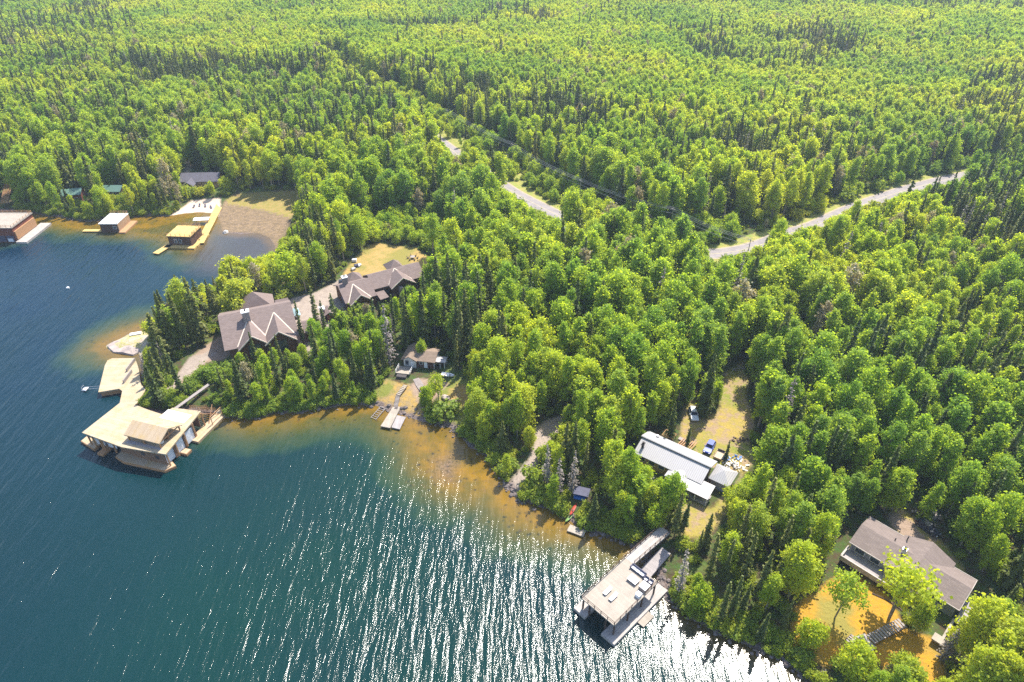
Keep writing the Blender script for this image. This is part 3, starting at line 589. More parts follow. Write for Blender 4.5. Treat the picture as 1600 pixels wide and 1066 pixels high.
def boulder(px, py, r, lab, m='rock', seed=1):
    x, y, z = ground_at(px, py); bm = bmesh.new(); bmesh.ops.create_icosphere(bm, subdivisions=3, radius=r); rg = random.Random(seed)
    ph = [rg.uniform(0, 6) for _ in range(6)]
    for v in bm.verts:
        c_ = v.co; k = 1 + .13 * math.sin(c_.x / r * 3 + ph[0]) + .11 * math.sin(c_.y / r * 4 + ph[1]) + .1 * math.sin(c_.z / r * 5 + ph[2]) + .06 * math.sin((c_.x + c_.y) / r * 8 + ph[3]); v.co = c_ * k; v.co.z *= .62
    me = bpy.data.meshes.new('boulder'); bm.to_mesh(me); bm.free(); me.materials.append(M[m]); o_ = bpy.data.objects.new('boulder', me); COL.objects.link(o_)
    o_.location = (x, y, z + r * .15); o_.rotation_euler = (0, 0, rg.uniform(0, 6)); return tag(o_, lab, 'boulder')
boulder(697, 623, 1.15, 'larger pale boulder on the grass east of the cottage', 'rock', 1); boulder(709, 628, .85, 'smaller dark shaded boulder beside the pale one east of the cottage', 'rock', 2)
boulder(353, 365, 1.2, 'pale flat rock standing in the brown cove water off the marsh', 'concrete', 3); boulder(365, 736, .7, 'orange brown rock just under the open water of the bay', 'timber', 4)
x, y, z = G(365, 736, .05)
# rocky point west of the lodge, and the rocks along the banks
def rocks(name, lab, px, r, seed, ht=.5, cat='rock'):
    pts = GP(px, .6); c0 = pts.mean(0); o_ = thing(name, lab, cat, (c0[0], c0[1], 0)); b_ = MB(); n_ = len(pts)
    b_.v += [(p[0] - c0[0], p[1] - c0[1], -1) for p in pts] + [((p[0] - c0[0]) * .93, (p[1] - c0[1]) * .93, ht * .6 + .2 * math.sin(i * 2.3)) for i, p in enumerate(pts)] + [((p[0] - c0[0]) * .5, (p[1] - c0[1]) * .5, ht + .25 * math.sin(i * 1.7)) for i, p in enumerate(pts)] + [(0, 0, ht * 1.15)]
    for i in range(n_):
        j = (i + 1) % n_; b_.f += [(i, j, n_ + j, n_ + i), (n_ + i, n_ + j, 2*n_ + j, 2*n_ + i), (2*n_ + i, 2*n_ + j, 3*n_)]
    me = b_.mesh('slab', 'rock'); sl_ = bpy.data.objects.new('slab', me); COL.objects.link(sl_); sl_.parent = o_; return o_
rk_ = rocks('rock_point', 'pale bare rock shelf running into the lake at the tip of the point', [(165,541),(175,534),(190,528),(205,521),(218,519),(234,520),(238,532),(226,546),(208,555),(190,552),(175,550)], 1, 5, .9)
t_ = thing('bench_slab', 'white slab bench lying on the pale rock shelf', 'bench', (*G(212, 522, 1.3)[:2], 1.15), .35); MB().box(-1.6, 1.6, -.7, .7, .25, .42).build('seat', 'trim_white', t_); each(MB().box(-1.3, -1.1, -.5, .5, -.3, .25).box(1.1, 1.3, -.5, .5, -.3, .25), 'leg', 'timber_grey', t_)
rsh = random.Random(5); grp = 'rocks along the waterline'
M['bank_rock'] = simple('bank_rock', (.20, .16, .145), (.10, .085, .08), .7, .9, .2, 0, .8)  # rock colour darkened to carry the shade of the bank vegetation
def bank(pxs, n_, lab, r0=.18, r1=.5):
    b_ = MB()
    L = [np.array(p) for p in GP(pxs)]; vv = []
    proto = MB(); bm = bmesh.new(); bmesh.ops.create_icosphere(bm, subdivisions=1, radius=1); bv = [tuple(v.co) for v in bm.verts]; bf = [tuple(v.index for v in f.verts) for f in bm.faces]; bm.free()
    for _ in range(n_):
        i = rsh.randrange(len(L) - 1); t0 = rsh.random(); p = L[i] * (1 - t0) + L[i + 1] * t0; p = p + np.array([rsh.gauss(0, .7), rsh.gauss(.5, .8)]); r = rsh.uniform(r0, r1) * (1.6 if rsh.random() < .12 else 1)
        q = Matrix.Rotation(rsh.uniform(0, 6), 3, 'Z') @ Matrix.Rotation(rsh.uniform(0, 1), 3, 'X'); sc = (rsh.uniform(.7, 1.3), rsh.uniform(.7, 1.2), rsh.uniform(.4, .8)); zc = max(0, hz(p[0], p[1]))
        b_.add([tuple(q @ Vector((v[0]*r*sc[0]*rsh.uniform(.8,1.15), v[1]*r*sc[1], v[2]*r*sc[2])) + Vector((p[0], p[1], zc + .05))) for v in bv], bf)
    return tag(b_.build('shore_rocks', 'bank_rock'), lab, 'rocks', None, 'stuff')
bank([(330,648),(362,652),(400,655),(430,645),(470,646),(500,637),(535,634),(570,632)], 150, 'loose rocks below the trees east of the big boathouse')
bank([(570,633),(600,640),(622,646),(645,654),(665,660),(690,664),(705,669),(720,680),(735,700),(752,706),(775,735),(790,756)], 150, 'loose rocks along the bank between the cottage dock and the gravel ramp')
bank([(790,757),(800,772),(815,784),(832,786),(850,793),(882,808),(925,833),(955,838),(985,852)], 220, 'loose rocks along the bank between the gravel ramp and the boat dock')
bank([(1010,874),(1028,898),(1040,928),(1060,950),(1085,968),(1120,990),(1178,1012),(1225,1032),(1275,1072)], 260, 'loose rocks along the bank beyond the boat dock')
bank([(60,336),(100,341),(125,345),(150,346),(237,337),(262,338)], 70, 'loose rocks along the cove behind the small boathouses')

# --- F: high boat dock at the lower middle
ZF = 4.4
loc, rot = frame((909,933), (1019,832), ZF, 0)
F = thing('boat_dock', 'high pale boat dock deck on posts with a long walkway to the shore', 'dock', loc, rot); foot(F, -1, 23, -9, 1)
MB().box(-.2, 13.2, -8.2, 0, ZF - .28, ZF).build('deck', 'deck_pale', F)
MB().add([(13.2, -2.3, ZF), (25.5, -2.5, 3.75), (25.5, 0, 3.75), (13.2, 0, ZF), (13.2, -2.3, ZF - .28), (25.5, -2.5, 3.45), (25.5, 0, 3.45), (13.2, 0, ZF - .28)], [(0,1,2,3),(7,6,5,4),(0,4,5,1),(1,5,6,2),(2,6,7,3),(3,7,4,0)]).build('walkway', 'deck_greyy', F)
b = MB().rail([(-.15, -8.1, ZF), (-.15, -.08, ZF)], .95, 1.6); b.rail([(-.15, -.06, ZF), (13.2, -.06, ZF), (25.4, -.06, 3.75)], .95, 1.8); b.rail([(25.4, -2.4, 3.75), (13.4, -2.25, ZF)], .95, 1.8); b.rail([(-.1, -8.1, ZF), (6.8, -8.1, ZF)], .95, 1.8); b.rail([(9.2, -8.1, ZF), (13.1, -8.1, ZF)], .95, 1.8)
b.build('railing', 'timber_dark', F)
b = MB()
for x_ in (.3, 4.5, 8.8, 12.8):
    for y_ in (-7.9, -5.9, -1.9, -.3): b.box(x_ - .14, x_ + .14, y_ - .14, y_ + .14, -1.5, ZF - .28)
for x_ in (16, 19.5, 23): b.box(x_ - .12, x_ + .12, -2.1, -1.86, -1, 3.6); b.box(x_ - .12, x_ + .12, -.4, -.16, -1, 3.6)
each(b, 'post', 'timber_dark', F)
MB().box(-.9, 13, -1.9, 1.0, -.6, .75).build('crib', 'deck_greyy', F); MB().box(-1.2, 15.6, -9.4, -6.2, -.6, .75).build('crib', 'deck_greyy', F); MB().box(12.4, 15.6, -6.2, 1.0, -.6, .73).build('crib', 'deck_greyy', F)
MB().add([(13.6, -5.4, 1.1), (22.5, -5.0, 2.0), (22.5, -2.7, 2.0), (13.6, -2.8, 1.1), (13.6, -5.4, .85), (22.5, -5.0, 1.7), (22.5, -2.7, 1.7), (13.6, -2.8, .85)], [(0,1,2,3),(7,6,5,4),(0,4,5,1),(1,5,6,2),(2,6,7,3),(3,7,4,0)]).build('lower_walkway', 'deck_grey', F)
def on(root, x, y, z, lab, name, cat, rz=0, grp=None):
    mtx = Matrix.Translation(root.location) @ Matrix.Rotation(root.rotation_euler.z, 4, 'Z'); p = mtx @ Vector((x, y, z)); return thing(name, lab, cat, tuple(p), root.rotation_euler.z + rz, grp)
t_ = on(F, 12.3, -4.0, ZF, 'dark outdoor sofa with pale cushions at the shore end of the high dock', 'outdoor_sofa', 'sofa')
MB().box(-.45, .45, -1.7, 1.7, .1, .38).box(.32, .5, -1.7, 1.7, .38, .85).box(-.45, .5, 1.5, 1.75, .38, .65).box(-.45, .5, -1.75, -1.5, .38, .65).build('frame', 'cloth_dark', t_)
for k in (-1, 0, 1): MB().box(-.4, .28, k * .98 - .44, k * .98 + .44, .385, .52).build('cushion', 'cloth_white', t_)
t_ = on(F, 10.0, -4.6, ZF, 'low white square table in front of the outdoor sofa', 'outdoor_table', 'table'); MB().box(-.8, .8, -1.05, 1.05, .5, .6).build('tabletop', 'cloth_white', t_)
for sx_, sy_ in ((-.7, -.9), (.7, -.9), (-.7, .9), (.7, .9)): MB().box(sx_ - .06, sx_ + .06, sy_ - .06, sy_ + .06, 0, .5).build('leg', 'metal', t_)
for i, (x_, y_, l_) in enumerate(((4.4, -2.7, 'white sun lounger on the high dock, the one nearer the railed lake side'), (4.2, -4.3, 'white sun lounger on the high dock, the one nearer the furniture'))):
    t_ = on(F, x_, y_, ZF, l_, 'sun_lounger', 'sun lounger', 0, 'loungers on the high dock')
    MB().box(-1.0, .5, -.38, .38, .32, .42).build('mattress', 'cloth_white', t_); MB().add([(.5, -.38, .36), (1.05, -.38, .72), (1.05, .38, .72), (.5, .38, .36), (.5, -.38, .26), (1.1, -.38, .62), (1.1, .38, .62), (.5, .38, .26)], [(0,1,2,3),(7,6,5,4),(0,4,5,1),(1,5,6,2),(2,6,7,3),(3,7,4,0)]).build('backrest', 'cloth_white', t_)
    for sx_, sy_ in ((-.9, -.32), (-.9, .32), (.7, -.32), (.7, .32)): MB().box(sx_ - .04, sx_ + .04, sy_ - .04, sy_ + .04, 0, .32).build('leg', 'metal', t_)
for i, (x_, y_, l_) in enumerate(((11.9, -6.3, 'dark round backed armchair beside the outdoor sofa'), (12.0, -7.3, 'dark armchair in the corner of the high dock behind the other armchair'))):
    t_ = on(F, x_, y_, ZF, l_, 'armchair', 'chair', 0, 'dark chairs on the high dock'); MB().box(-.4, .3, -.4, .4, .15, .42).box(-.4, .4, -.45, -.35, .42, .65).box(-.4, .4, .35, .45, .42, .65).build('seat', 'cloth_dark', t_); MB().box(.3, .42, -.4, .4, .2, .9).build('backrest', 'cloth_dark', t_); MB().box(-.33, .22, -.3, .3, .421, .5).build('cushion', 'cloth_white', t_)
t_ = on(F, 10.2, -7.1, ZF, 'pale square storage box by the far railing of the high dock', 'storage_box', 'box'); MB().box(-.8, .8, -.75, .75, 0, .8).build('box', 'timber_grey', t_); MB().box(-.86, .86, -.8, .8, .8, .88).build('lid', 'cloth_white', t_)
t_ = on(F, 8.0, -7.4, ZF, 'small white cooler with a dark knob beside the railing gap of the high dock', 'cooler', 'cooler'); MB().box(-.5, .5, -.5, .5, 0, .8).build('box', 'plastic_white', t_); MB().tube([(0, .1, .8), (0, .1, .88)], [.14, .14], 8).build('knob', 'cloth_dark', t_)
x, y, _ = G(1005, 964, .4); t_ = thing('swim_raft', 'pale square floating platform moored beside the high dock', 'raft', (x, y, 0), rot); MB().box(-1.7, 1.7, -1.4, 1.4, .15, .4).build('deck', 'deck_pale', t_); each(MB().box(-1.6, 1.6, -1.2, -.7, -.2, .15).box(-1.6, 1.6, .7, 1.2, -.2, .15), 'float', 'cloth_dark', t_)
x, y, _ = G(901, 829, .5); t_ = thing('small_dock', 'small pale square dock at the foot of the kayaks', 'dock', (x, y, 0), -.45); MB().box(-1.9, 1.9, -.95, .95, .3, .5).build('deck', 'deck_pale', t_); each(MB().box(-1.7, -1.4, -.8, .8, -1, .3).box(1.3, 1.6, -.8, .8, -1, .3), 'post', 'timber_grey', t_)
def kayak(px, py, m, rz, lab):
    x, y, z = ground_at(px, py); t_ = thing('kayak', lab, 'kayak', (x, y, z + .2), rz, 'kayaks on the bank'); b_ = MB(); v = []; n_ = 9
    for i in range(n_):
        f_ = -1 + 2 * i / (n_ - 1); w2 = .34 * (1 - f_ * f_) ** .6 + .01; zz_ = .1 * f_ ** 2
        v += [(f_ * 2.1, -w2, zz_ + .12), (f_ * 2.1, 0, zz_ - .05), (f_ * 2.1, w2, zz_ + .12), (f_ * 2.1, 0, zz_ + .24)]
    f = [(4*i + j, 4*i + (j + 1) % 4, 4*i + 4 + (j + 1) % 4, 4*i + 4 + j) for i in range(n_ - 1) for j in range(4)]; b_.add(v, f + [(0, 1, 2, 3), (4*n_-1, 4*n_-2, 4*n_-3, 4*n_-4)]).build('hull', m, t_)
    MB().tube([(-.5, 0, .2), (-.5, 0, .27)], [.22, .22], 10).build('cockpit', 'trim_dark', t_)
kayak(896, 797, 'red', 1.1, 'red kayak pulled up on the bank above the small dock'); kayak(891, 809, 'green', .9, 'yellow green kayak lying at the water edge below the red one')
x, y, z = ground_at(908, 776); t_ = thing('shelter', 'small dark shelter with a blue cover on the bank above the kayaks', 'shelter', (x, y, z), -.3); foot(t_, -2, 2, -2, 2)
b = MB()
for sx_ in (-1.5, 1.5):
    for sy_ in (-1, 1): b.box(sx_ - .07, sx_ + .07, sy_ - .07, sy_ + .07, -.5, 1.7)
each(b, 'post', 'timber_grey', t_); MB().box(-1.8, 1.8, -1.3, 1.3, 1.7, 1.8).build('roof', 'cloth_dark', t_); MB().box(-1.5, 1.2, -1.2, .8, .1, .8).build('cover', 'tarp_blue', t_)

# --- G: big new boathouse
ZG = 5.2
loc, rot = frame((128,676), (258.5,709.8), ZG, 0)
Gb = thing('boathouse', 'huge new plank topped boathouse with a gabled roof pavilion at the point', 'boathouse', loc, rot); foot(Gb, -4, 25, -1, 16); foot(Gb, 14, 24, 10, 22)
top = [(0, 0), (13.2, -1.2), (24.9, 0), (22.6, 15.6), (14.8, 14.5), (13.9, 11.6), (9, 12), (4.6, 12.6), (.4, 11.8)]
MB().prism(top, ZG - .35, ZG).build('roof_deck', 'deck_newy', Gb)
b = MB().box(13.4, 23.6, .4, .6, .7, ZG - .35).box(9.6, 13.4, .8, 1.0, .7, ZG - .35).box(.8, 23, 11.0, 11.2, .2, ZG - .35).box(1.0, 1.2, 6, 11, .2, ZG - .35).box(13.2, 13.4, .8, 11, .2, ZG - .35); b.box(15, 22.3, 14.2, 14.4, .7, ZG - .35)
for y_ in (3.9, 7.6, 11.0): b.box(22.9, 23.5, y_ - .35, y_ + .35, .2, ZG - .35)
b.build('wall', 'wall_tan_shaded', Gb)
for x_ in (3.0, 6.6): MB().box(x_ - 1.3, x_ + 1.3, 1.2, 1.32, .9, 4.0).build('door', 'door', Gb)
for y_ in (2.2, 5.7, 9.3): MB().box(23.2, 23.32, y_ - 1.35, y_ + 1.35, .6, 4.2).build('door', 'door', Gb)
for x_ in (17, 21.3): window(Gb, None, x_, .4, 2.3, .9, .9, 'x', 'trim_dark')
each(MB().prism([(-3.2, .8), (2.4, -.6), (2.4, 2.4), (-3.2, 2.6)], -.7, .7).prism([(4.0, -1.4), (5.8, -1.4), (5.8, 3), (4.0, 3)], -.7, .7).prism([(9.2, -1.0), (12.4, -1.9), (24.2, -1.3), (25.6, .9), (23.8, 1.8), (9.2, 1.8)], -.7, .7).box(22.8, 25.4, 4.9, 6.7, -.7, .7), 'lower_dock', 'timber', Gb)
each(MB().prism([(-3.1, .9), (2.3, -.5), (2.3, 2.3), (-3.1, 2.5)], .703, .78).prism([(9.3, -.9), (12.4, -1.8), (24.1, -1.2), (25.5, .9), (23.7, 1.7), (9.3, 1.7)], .703, .78).box(22.9, 25.3, 5, 6.6, .703, .78), 'dock_top', 'deck_new', Gb)
MB().box(22.4, 25.2, 9.5, 24, -.7, .7).build('side_dock', 'deck_new', Gb)
b = MB()
for x_, y_ in ((.6, .6), (2.2, .4), (4.6, .2), (5.2, .2), (8.6, .2), (24.4, .5), (24.1, 4), (23.8, 7.5), (23.4, 11), (22.8, 15.2)): b.box(x_ - .14, x_ + .14, y_ - .14, y_ + .14, .7, ZG - .35)
each(b, 'post', 'timber', Gb)
st = MB()
for k in range(11): st.box(19.6, 22.0, 15.7 + k * .42, 16.08 + k * .42, ZG - .6 - k * .4, ZG - .45 - k * .4)
st.build('stairs', 'timber_dark', Gb)
b = MB(); b.rail([(19.5, 15.6, ZG), (19.5, 20.6, 1.0)], 1.0, 1.0); b.rail([(22.1, 15.6, ZG), (22.1, 20.6, 1.0)], 1.0, 1.0)
for a_, c_ in (((23.4, 16, .7), (22.2, 20, 3.8)), ((23.4, 20, .7), (22.2, 16, 3.8)), ((24.6, 16, .7), (24.6, 16, 3.4)), ((24.6, 20, .7), (24.6, 20, 3.4)), ((24.6, 16, 3.4), (24.6, 20, 3.4))): b.beam(a_, c_, .14, .14)
each(b, 'brace', 'timber', Gb)
pv_ = MB().roofx(12.6, 23.0, .9, 4.6, 8.6, 7.2, 8.9, 6.6, .25).build('pavilion_roof', 'deck_new', Gb)
b = MB()
for x_ in (13.2, 17.6, 22.4):
    for y_ in (1.4, 8.0): b.box(x_ - .14, x_ + .14, y_ - .14, y_ + .14, ZG, 6.9)
for x_ in (13.2, 22.6):
    b.beam((x_, 1.3, 7.0), (x_, 8.2, 6.7), .2, .22); b.beam((x_, 1.3, 7.2), (x_, 4.6, 8.6), .2, .2); b.beam((x_, 4.6, 8.6), (x_, 8.2, 6.8), .2, .2); b.beam((x_, 4.6, 6.9), (x_, 4.6, 8.5), .2, .2); b.beam((x_, 3, 6.95), (x_, 4.0, 8.1), .16, .16); b.beam((x_, 6.2, 6.9), (x_, 5.2, 8.2), .16, .16)
b.build('pavilion_frame', 'timber', Gb)
MB().prism([(12.8, .2), (23.0, .8), (22.8, 1.4), (13.0, 1.4)], ZG + .004, ZG + .02).build('pavilion_floor', 'deck_grey', Gb)  # grey strip stands in for the shade in the floor recess
MB().box(15.5, 22.2, 4.4, 4.55, ZG, 6.2).build('pavilion_wall', 'wall_tan_shaded', Gb)
MB().box(18.2, 21.6, 2.6, 3.4, ZG + .004, ZG + .9).build('counter', 'trim_white', Gb)
tr_ = MB().box(14.2, 21.5, 10.4, 13.6, ZG + .004, ZG + .03).build('landing_mat', 'trim_white', Gb)
# --- walkway and plank deck beside it
px_ = [(163.8,571),(168,563),(175,560),(210.7,559.7),(214,568),(217,578),(220,600),(227.6,609),(214,630),(206,636),(186,634),(191,611),(186,607.5),(153.5,613)]
pts = GP(px_, 1.7); H0 = pts[0]; Hd = thing('plank_deck', 'wide new plank deck on the water west of the lodge', 'deck', (H0[0], H0[1], 0))
MB().prism([tuple(p - H0) for p in pts], 1.35, 1.7).build('planks', 'deck_newy', Hd); FOOT.append([tuple(p) for p in pts])
cpt = pts.mean(0); MB().prism([tuple((p - cpt) * .94 + cpt - H0) for p in pts], -1, 1.35).build('crib', 'timber', Hd)
b = MB(); q = GP([(204,578),(212,595),(209,560),(216,577)], 2.6) - H0
b.box(*sorted((q[0][0], q[0][0] + .3)), *sorted((q[1][1], q[0][1])), 1.7, 2.7); b.box(*sorted((q[2][0], q[2][0] + .3)), *sorted((q[3][1], q[2][1])), 1.7, 2.7); each(b, 'wind_wall', 'timber_grey', Hd)
x, y, _ = G(143, 607, .8); t_ = thing('swim_ladder_platform', 'small white railed swim platform off the corner of the plank deck', 'swim platform', (x, y, 0), rot + .2)
MB().box(-2.6, -1.4, -.7, .7, .3, .5).build('platform', 'plastic_white', t_); b = MB(); b.beam((-2.5, -.5, .6), (2.8, -.5, 1.5), .09, .09); b.beam((-2.5, .5, .6), (2.8, .5, 1.5), .09, .09); b.beam((-2.5, -.6, .5), (-2.5, -.6, 1.3), .08, .08); b.beam((-2.5, .6, .5), (-2.5, .6, 1.3), .08, .08); b.beam((-2.5, -.6, 1.3), (-2.5, .6, 1.3), .08, .08); b.build('rails', 'metal', t_)
x, y, z = ground_at(305, 625); t_ = thing('boardwalk', 'narrow weathered boardwalk climbing from the big boathouse into the trees', 'boardwalk', (x, y, z), 1.02); MB().add([(-6, -.5, 1.2), (5, -.5, 2.0), (5, .5, 2.0), (-6, .5, 1.2), (-6, -.5, 1.0), (5, -.5, 1.8), (5, .5, 1.8), (-6, .5, 1.0)], [(0,1,2,3),(7,6,5,4),(0,4,5,1),(1,5,6,2),(2,6,7,3),(3,7,4,0)]).build('planks', 'timber_grey', t_); foot(t_, -7, 5, -1, 1)

# --- cottage docks
ra = GP([(614,636),(626.6,635),(609.7,669),(594.7,666)], .7); c0 = ra.mean(0); t_ = thing('dock', 'long pale dock at the foot of the cottage stairs', 'dock', (c0[0], c0[1], 0)); MB().prism([tuple(p - c0) for p in ra], .5, .75).build('deck', 'deck_pale', t_); MB().prism([tuple((p - c0) * .88) for p in ra], -1.2, .5).build('crib', 'timber_dark', t_); FOOT.append([tuple(p) for p in ra])
ra = GP([(620.5,649),(634,652),(624.7,671),(611.6,668)], .5); c0 = ra.mean(0); t_ = thing('floating_dock', 'shorter grey floating dock beside the long cottage dock', 'dock', (c0[0], c0[1], 0)); MB().prism([tuple(p - c0) for p in ra], .35, .55).build('deck', 'deck_grey', t_); each(MB().prism([tuple((p - c0) * .9) for p in ra], -.3, .35), 'float', 'trim_dark', t_)
x, y, z = ground_at(592, 650); t_ = thing('boat_rack', 'weathered timber boat ramp frame leaning at the water beside the cottage dock', 'rack', (x, y, max(z, 0)), 1.1); b = MB(); b.beam((-2.4, -.8, .1), (2.2, -.8, .6), .14, .14); b.beam((-2.4, .8, .1), (2.2, .8, .6), .14, .14)
for k in range(7): b.beam((-2.2 + k * .7, -.9, .22 + k * .075), (-2.2 + k * .7, .9, .22 + k * .075), .12, .08)
each(b, 'rung', 'timber_grey', t_)
def stairs(name, lab, A_, B_, wd, n_, za=None, zb_=None, m='timber_grey'):
    a = ground_at(*A_); c_ = ground_at(*B_); za = a[2] + .3 if za is None else za; zb_ = c_[2] + .3 if zb_ is None else zb_
    L_ = math.hypot(c_[0] - a[0], c_[1] - a[1]); t_ = thing(name, lab, 'stairs', (a[0], a[1], 0), math.atan2(c_[1] - a[1], c_[0] - a[0])); b_ = MB()
    for k in range(n_): f_ = (k + .5) / n_; b_.box(L_ * f_ - L_ / n_ * .36, L_ * f_ + L_ / n_ * .36, -wd / 2, wd / 2, za + (zb_ - za) * f_ - .05, za + (zb_ - za) * f_ + .03)
    each(b_, 'tread', m, t_); b_ = MB(); b_.beam((0, -wd/2, za - .15), (L_, -wd/2, zb_ - .15), .1, .25); b_.beam((0, wd/2, za - .15), (L_, wd/2, zb_ - .15), .1, .25)
    b_.beam((.1, -wd/2 + .1, za - 1.2), (.1, -wd/2 + .1, za), .12, .12); b_.beam((L_ - .1, wd/2 - .1, zb_ - 1.5), (L_ - .1, wd/2 - .1, zb_), .12, .12); each(b_, 'stringer', 'timber_dark', t_); foot(t_, -.3, L_ + .3, -wd, wd); return t_
stairs('dock_stairs', 'lower wooden steps dropping onto the long cottage dock', (618.5, 637), (622, 620), 1.1, 9, .8, 1.9, 'timber_grey'); stairs('path_stairs', 'upper boardwalk steps from the cottage toward its dock', (622, 620), (634, 605), 1.2, 7, 2.0, 2.7, 'deck_pale')
x, y, z = ground_at(660, 608); t_ = thing('stone_path', 'pale paved path below the cottage door', 'path', (x, y, z), -1.1); t_['kind'] = 'structure'
b = MB().prism([(-5, -.9), (-2, -1.1), (3, -.8), (5.5, -.7), (5.5, .5), (2, .7), (-3, 1.0), (-5, .8)], -.6, .2); b.build('paving', 'path_stone', t_)
# --- orange lawn stairs and landing
LD = GP([(1336,994),(1352,990),(1357,1000),(1370,1012),(1357,1022),(1349,1028),(1338,1012),(1330,1000)], 2.6); c0 = LD.mean(0)
t_ = thing('wooden_landing', 'weathered octagonal wooden landing halfway down the orange lawn', 'landing', (c0[0], c0[1], 0)); MB().prism([tuple(p - c0) for p in LD], 2.45, 2.65).build('deck', 'deck_grey', t_); b = MB()
for p in LD: b.box(p[0] - c0[0] - .1, p[0] - c0[0] + .1, p[1] - c0[1] - .1, p[1] - c0[1] + .1, 0, 2.45)
each(b, 'post', 'timber_dark', t_); FOOT.append([tuple(p) for p in LD])
stairs('lawn_stairs', 'upper wooden stairs from the landing across the orange lawn', (1358, 1002), (1408, 978), 1.9, 13, 2.7, 3.5, 'timber_grey'); stairs('shore_stairs', 'lower wooden stairs from the landing toward the shore', (1336, 998), (1318, 1014), 1.7, 8, 2.6, 1.5, 'timber_grey'); stairs('water_steps', 'short pale steps at the water below the orange lawn', (1292, 1046), (1277, 1040), 1.5, 5, 1.2, .7, 'deck_pale')
x, y, z = ground_at(1393, 945); t_ = thing('log_edging', 'dark curved log edging at the upper side of the orange lawn', 'edging', (x, y, z), -.9); MB().tube([(-3.6, -.6, .1), (-1.2, .2, .1), (1.4, .4, .1), (3.8, -.3, .1)], [.14, .14, .14, .14], 6).build('log', 'timber_dark', t_)

# --- cove boathouses
def cove(name, lab, x0, x1, y0, y1, zt, wallm, roofm, rot=0, rail=True):
    cx, cy = (x0 + x1) / 2, (y0 + y1) / 2; t_ = thing(name, lab, 'boathouse', (cx, cy, 0), rot); w2, d2 = (x1 - x0) / 2, (y1 - y0) / 2; foot(t_, -w2 - 2, w2 + 2, -d2 - 1, d2 + 1)
    MB().box(-w2 + .3, w2 - .3, -d2 + .3, d2 - .3, -.6, zt - .25).build('wall', wallm, t_); MB().box(-w2, w2, -d2, d2, zt - .25, zt).build('roof_deck', roofm, t_)
    if rail: MB().rail([(-w2 + .1, d2 - .1, zt), (w2 - .1, d2 - .1, zt), (w2 - .1, -d2 + .1, zt), (-w2 + .1, -d2 + .1, zt)], 1.0, 2.0).build('railing', 'timber', t_)
    return t_, w2, d2
t_, w2, d2 = cove('boathouse', 'maroon boathouse with a pale flat roof deck at the far end of the cove', -214, -190.5, 237.5, 251.5, 6.2, 'wall_red', 'deck_pale'); MB().box(w2, w2 + 4.2, -d2 - 1, d2 + 2, -.5, .8).build('side_dock', 'deck_greyy', t_); MB().box(w2 - .28, w2 + .2, -d2 + .6, d2 - .6, 1, 4.4).build('side_wall', 'timber', t_)
for x_ in (6, 9.4): MB().box(x_ - 1.5, x_ + 1.5, -d2 + .1, -d2 + .28, .3, 2.8).build('door', 'cloth_dark', t_)
MB().box(8.4, 10.4, -d2 + .02, -d2 + .09, .4, 1.7).build('white_panel', 'door', t_)
t_, w2, d2 = cove('boathouse', 'smallest boathouse in the cove with a white flat roof and plank side dock', -162.6, -155.2, 246, 256, 3.9, 'wall_brown', 'trim_white'); MB().box(-w2 - 7.5, -w2 - .1, -d2 + .2, -d2 + 2.0, .3, .6).build('side_dock', 'deck_yel', t_); MB().box(w2, w2 + 2.6, -d2 - .8, d2, -.3, .6).build('side_dock', 'timber', t_); window(t_, None, 2.2, -d2 + .3, 1.6, 1.2, 1.0); MB().box(w2 - .3, w2 + .02, -d2 + .3, d2 - .3, .6, 3.6).build('side_wall', 'wall_tan', t_)
t_, w2, d2 = cove('boathouse', 'boathouse with a yellow plank roof deck on the long yellow dock', -130.6, -121.2, 234, 243.5, 4.4, 'wall_brown', 'deck_yel', -.08); window(t_, None, -1.6, -d2 + .3, 1.5, 1.0, 1.5); window(t_, None, .2, -d2 + .3, 1.5, 1.0, 1.5)
MB().box(-w2 - .8, w2 + 1.6, -d2 - 2.0, -d2 + .29, -.3, .6).box(w2, w2 + 1.8, -d2 + .3, d2 + 1, -.3, .6).build('apron', 'deck_yel', t_); MB().box(-w2 - 2.8, -w2 - .1, d2 - 2.6, d2 - 1, .2, .6).build('side_step', 'deck_yel', t_)
MB().rail([(w2 - .3, -2, 4.4), (w2 + 1.4, 2.5, 1.5)], .9, 1.5).build('stair_rail', 'timber', t_)
def dockline(name, lab, pxs, wd, z_=.65, m='deck_yel'):
    P_ = GP(pxs, z_); c0 = P_[0]; t_ = thing(name, lab, 'dock', (c0[0], c0[1], 0)); 
    for a, c_ in zip(P_[:-1], P_[1:]):
        d = c_ - a; L_ = np.hypot(*d); nn = np.array([-d[1], d[0]]) / L_ * wd / 2
        MB().prism([tuple(a - nn - c0), tuple(c_ - nn - c0), tuple(c_ + nn - c0), tuple(a + nn - c0)], z_ - .25, z_).build('planks', m, t_)
        b_ = MB()
        for k in range(int(L_ / 4) + 1):
            p = a + d * min(1, (k * 4 + .5) / L_) - c0; b_.box(p[0] - .12, p[0] + .12, p[1] - .12, p[1] + .12, -1.5, z_ - .25)
        each(b_, 'pile', 'timber_dark', t_); FOOT.append([tuple(a - nn * 1.5), tuple(c_ - nn * 1.5), tuple(c_ + nn * 1.5), tuple(a + nn * 1.5)])
dockline('long_dock', 'long yellow plank dock reaching from the beach to the yellow roofed boathouse', [(348,311),(312,380)], 3.0); dockline('gangway', 'angled yellow gangway at the lake end of the yellow roofed boathouse', [(266,382),(243,396)], 2.6, .6)
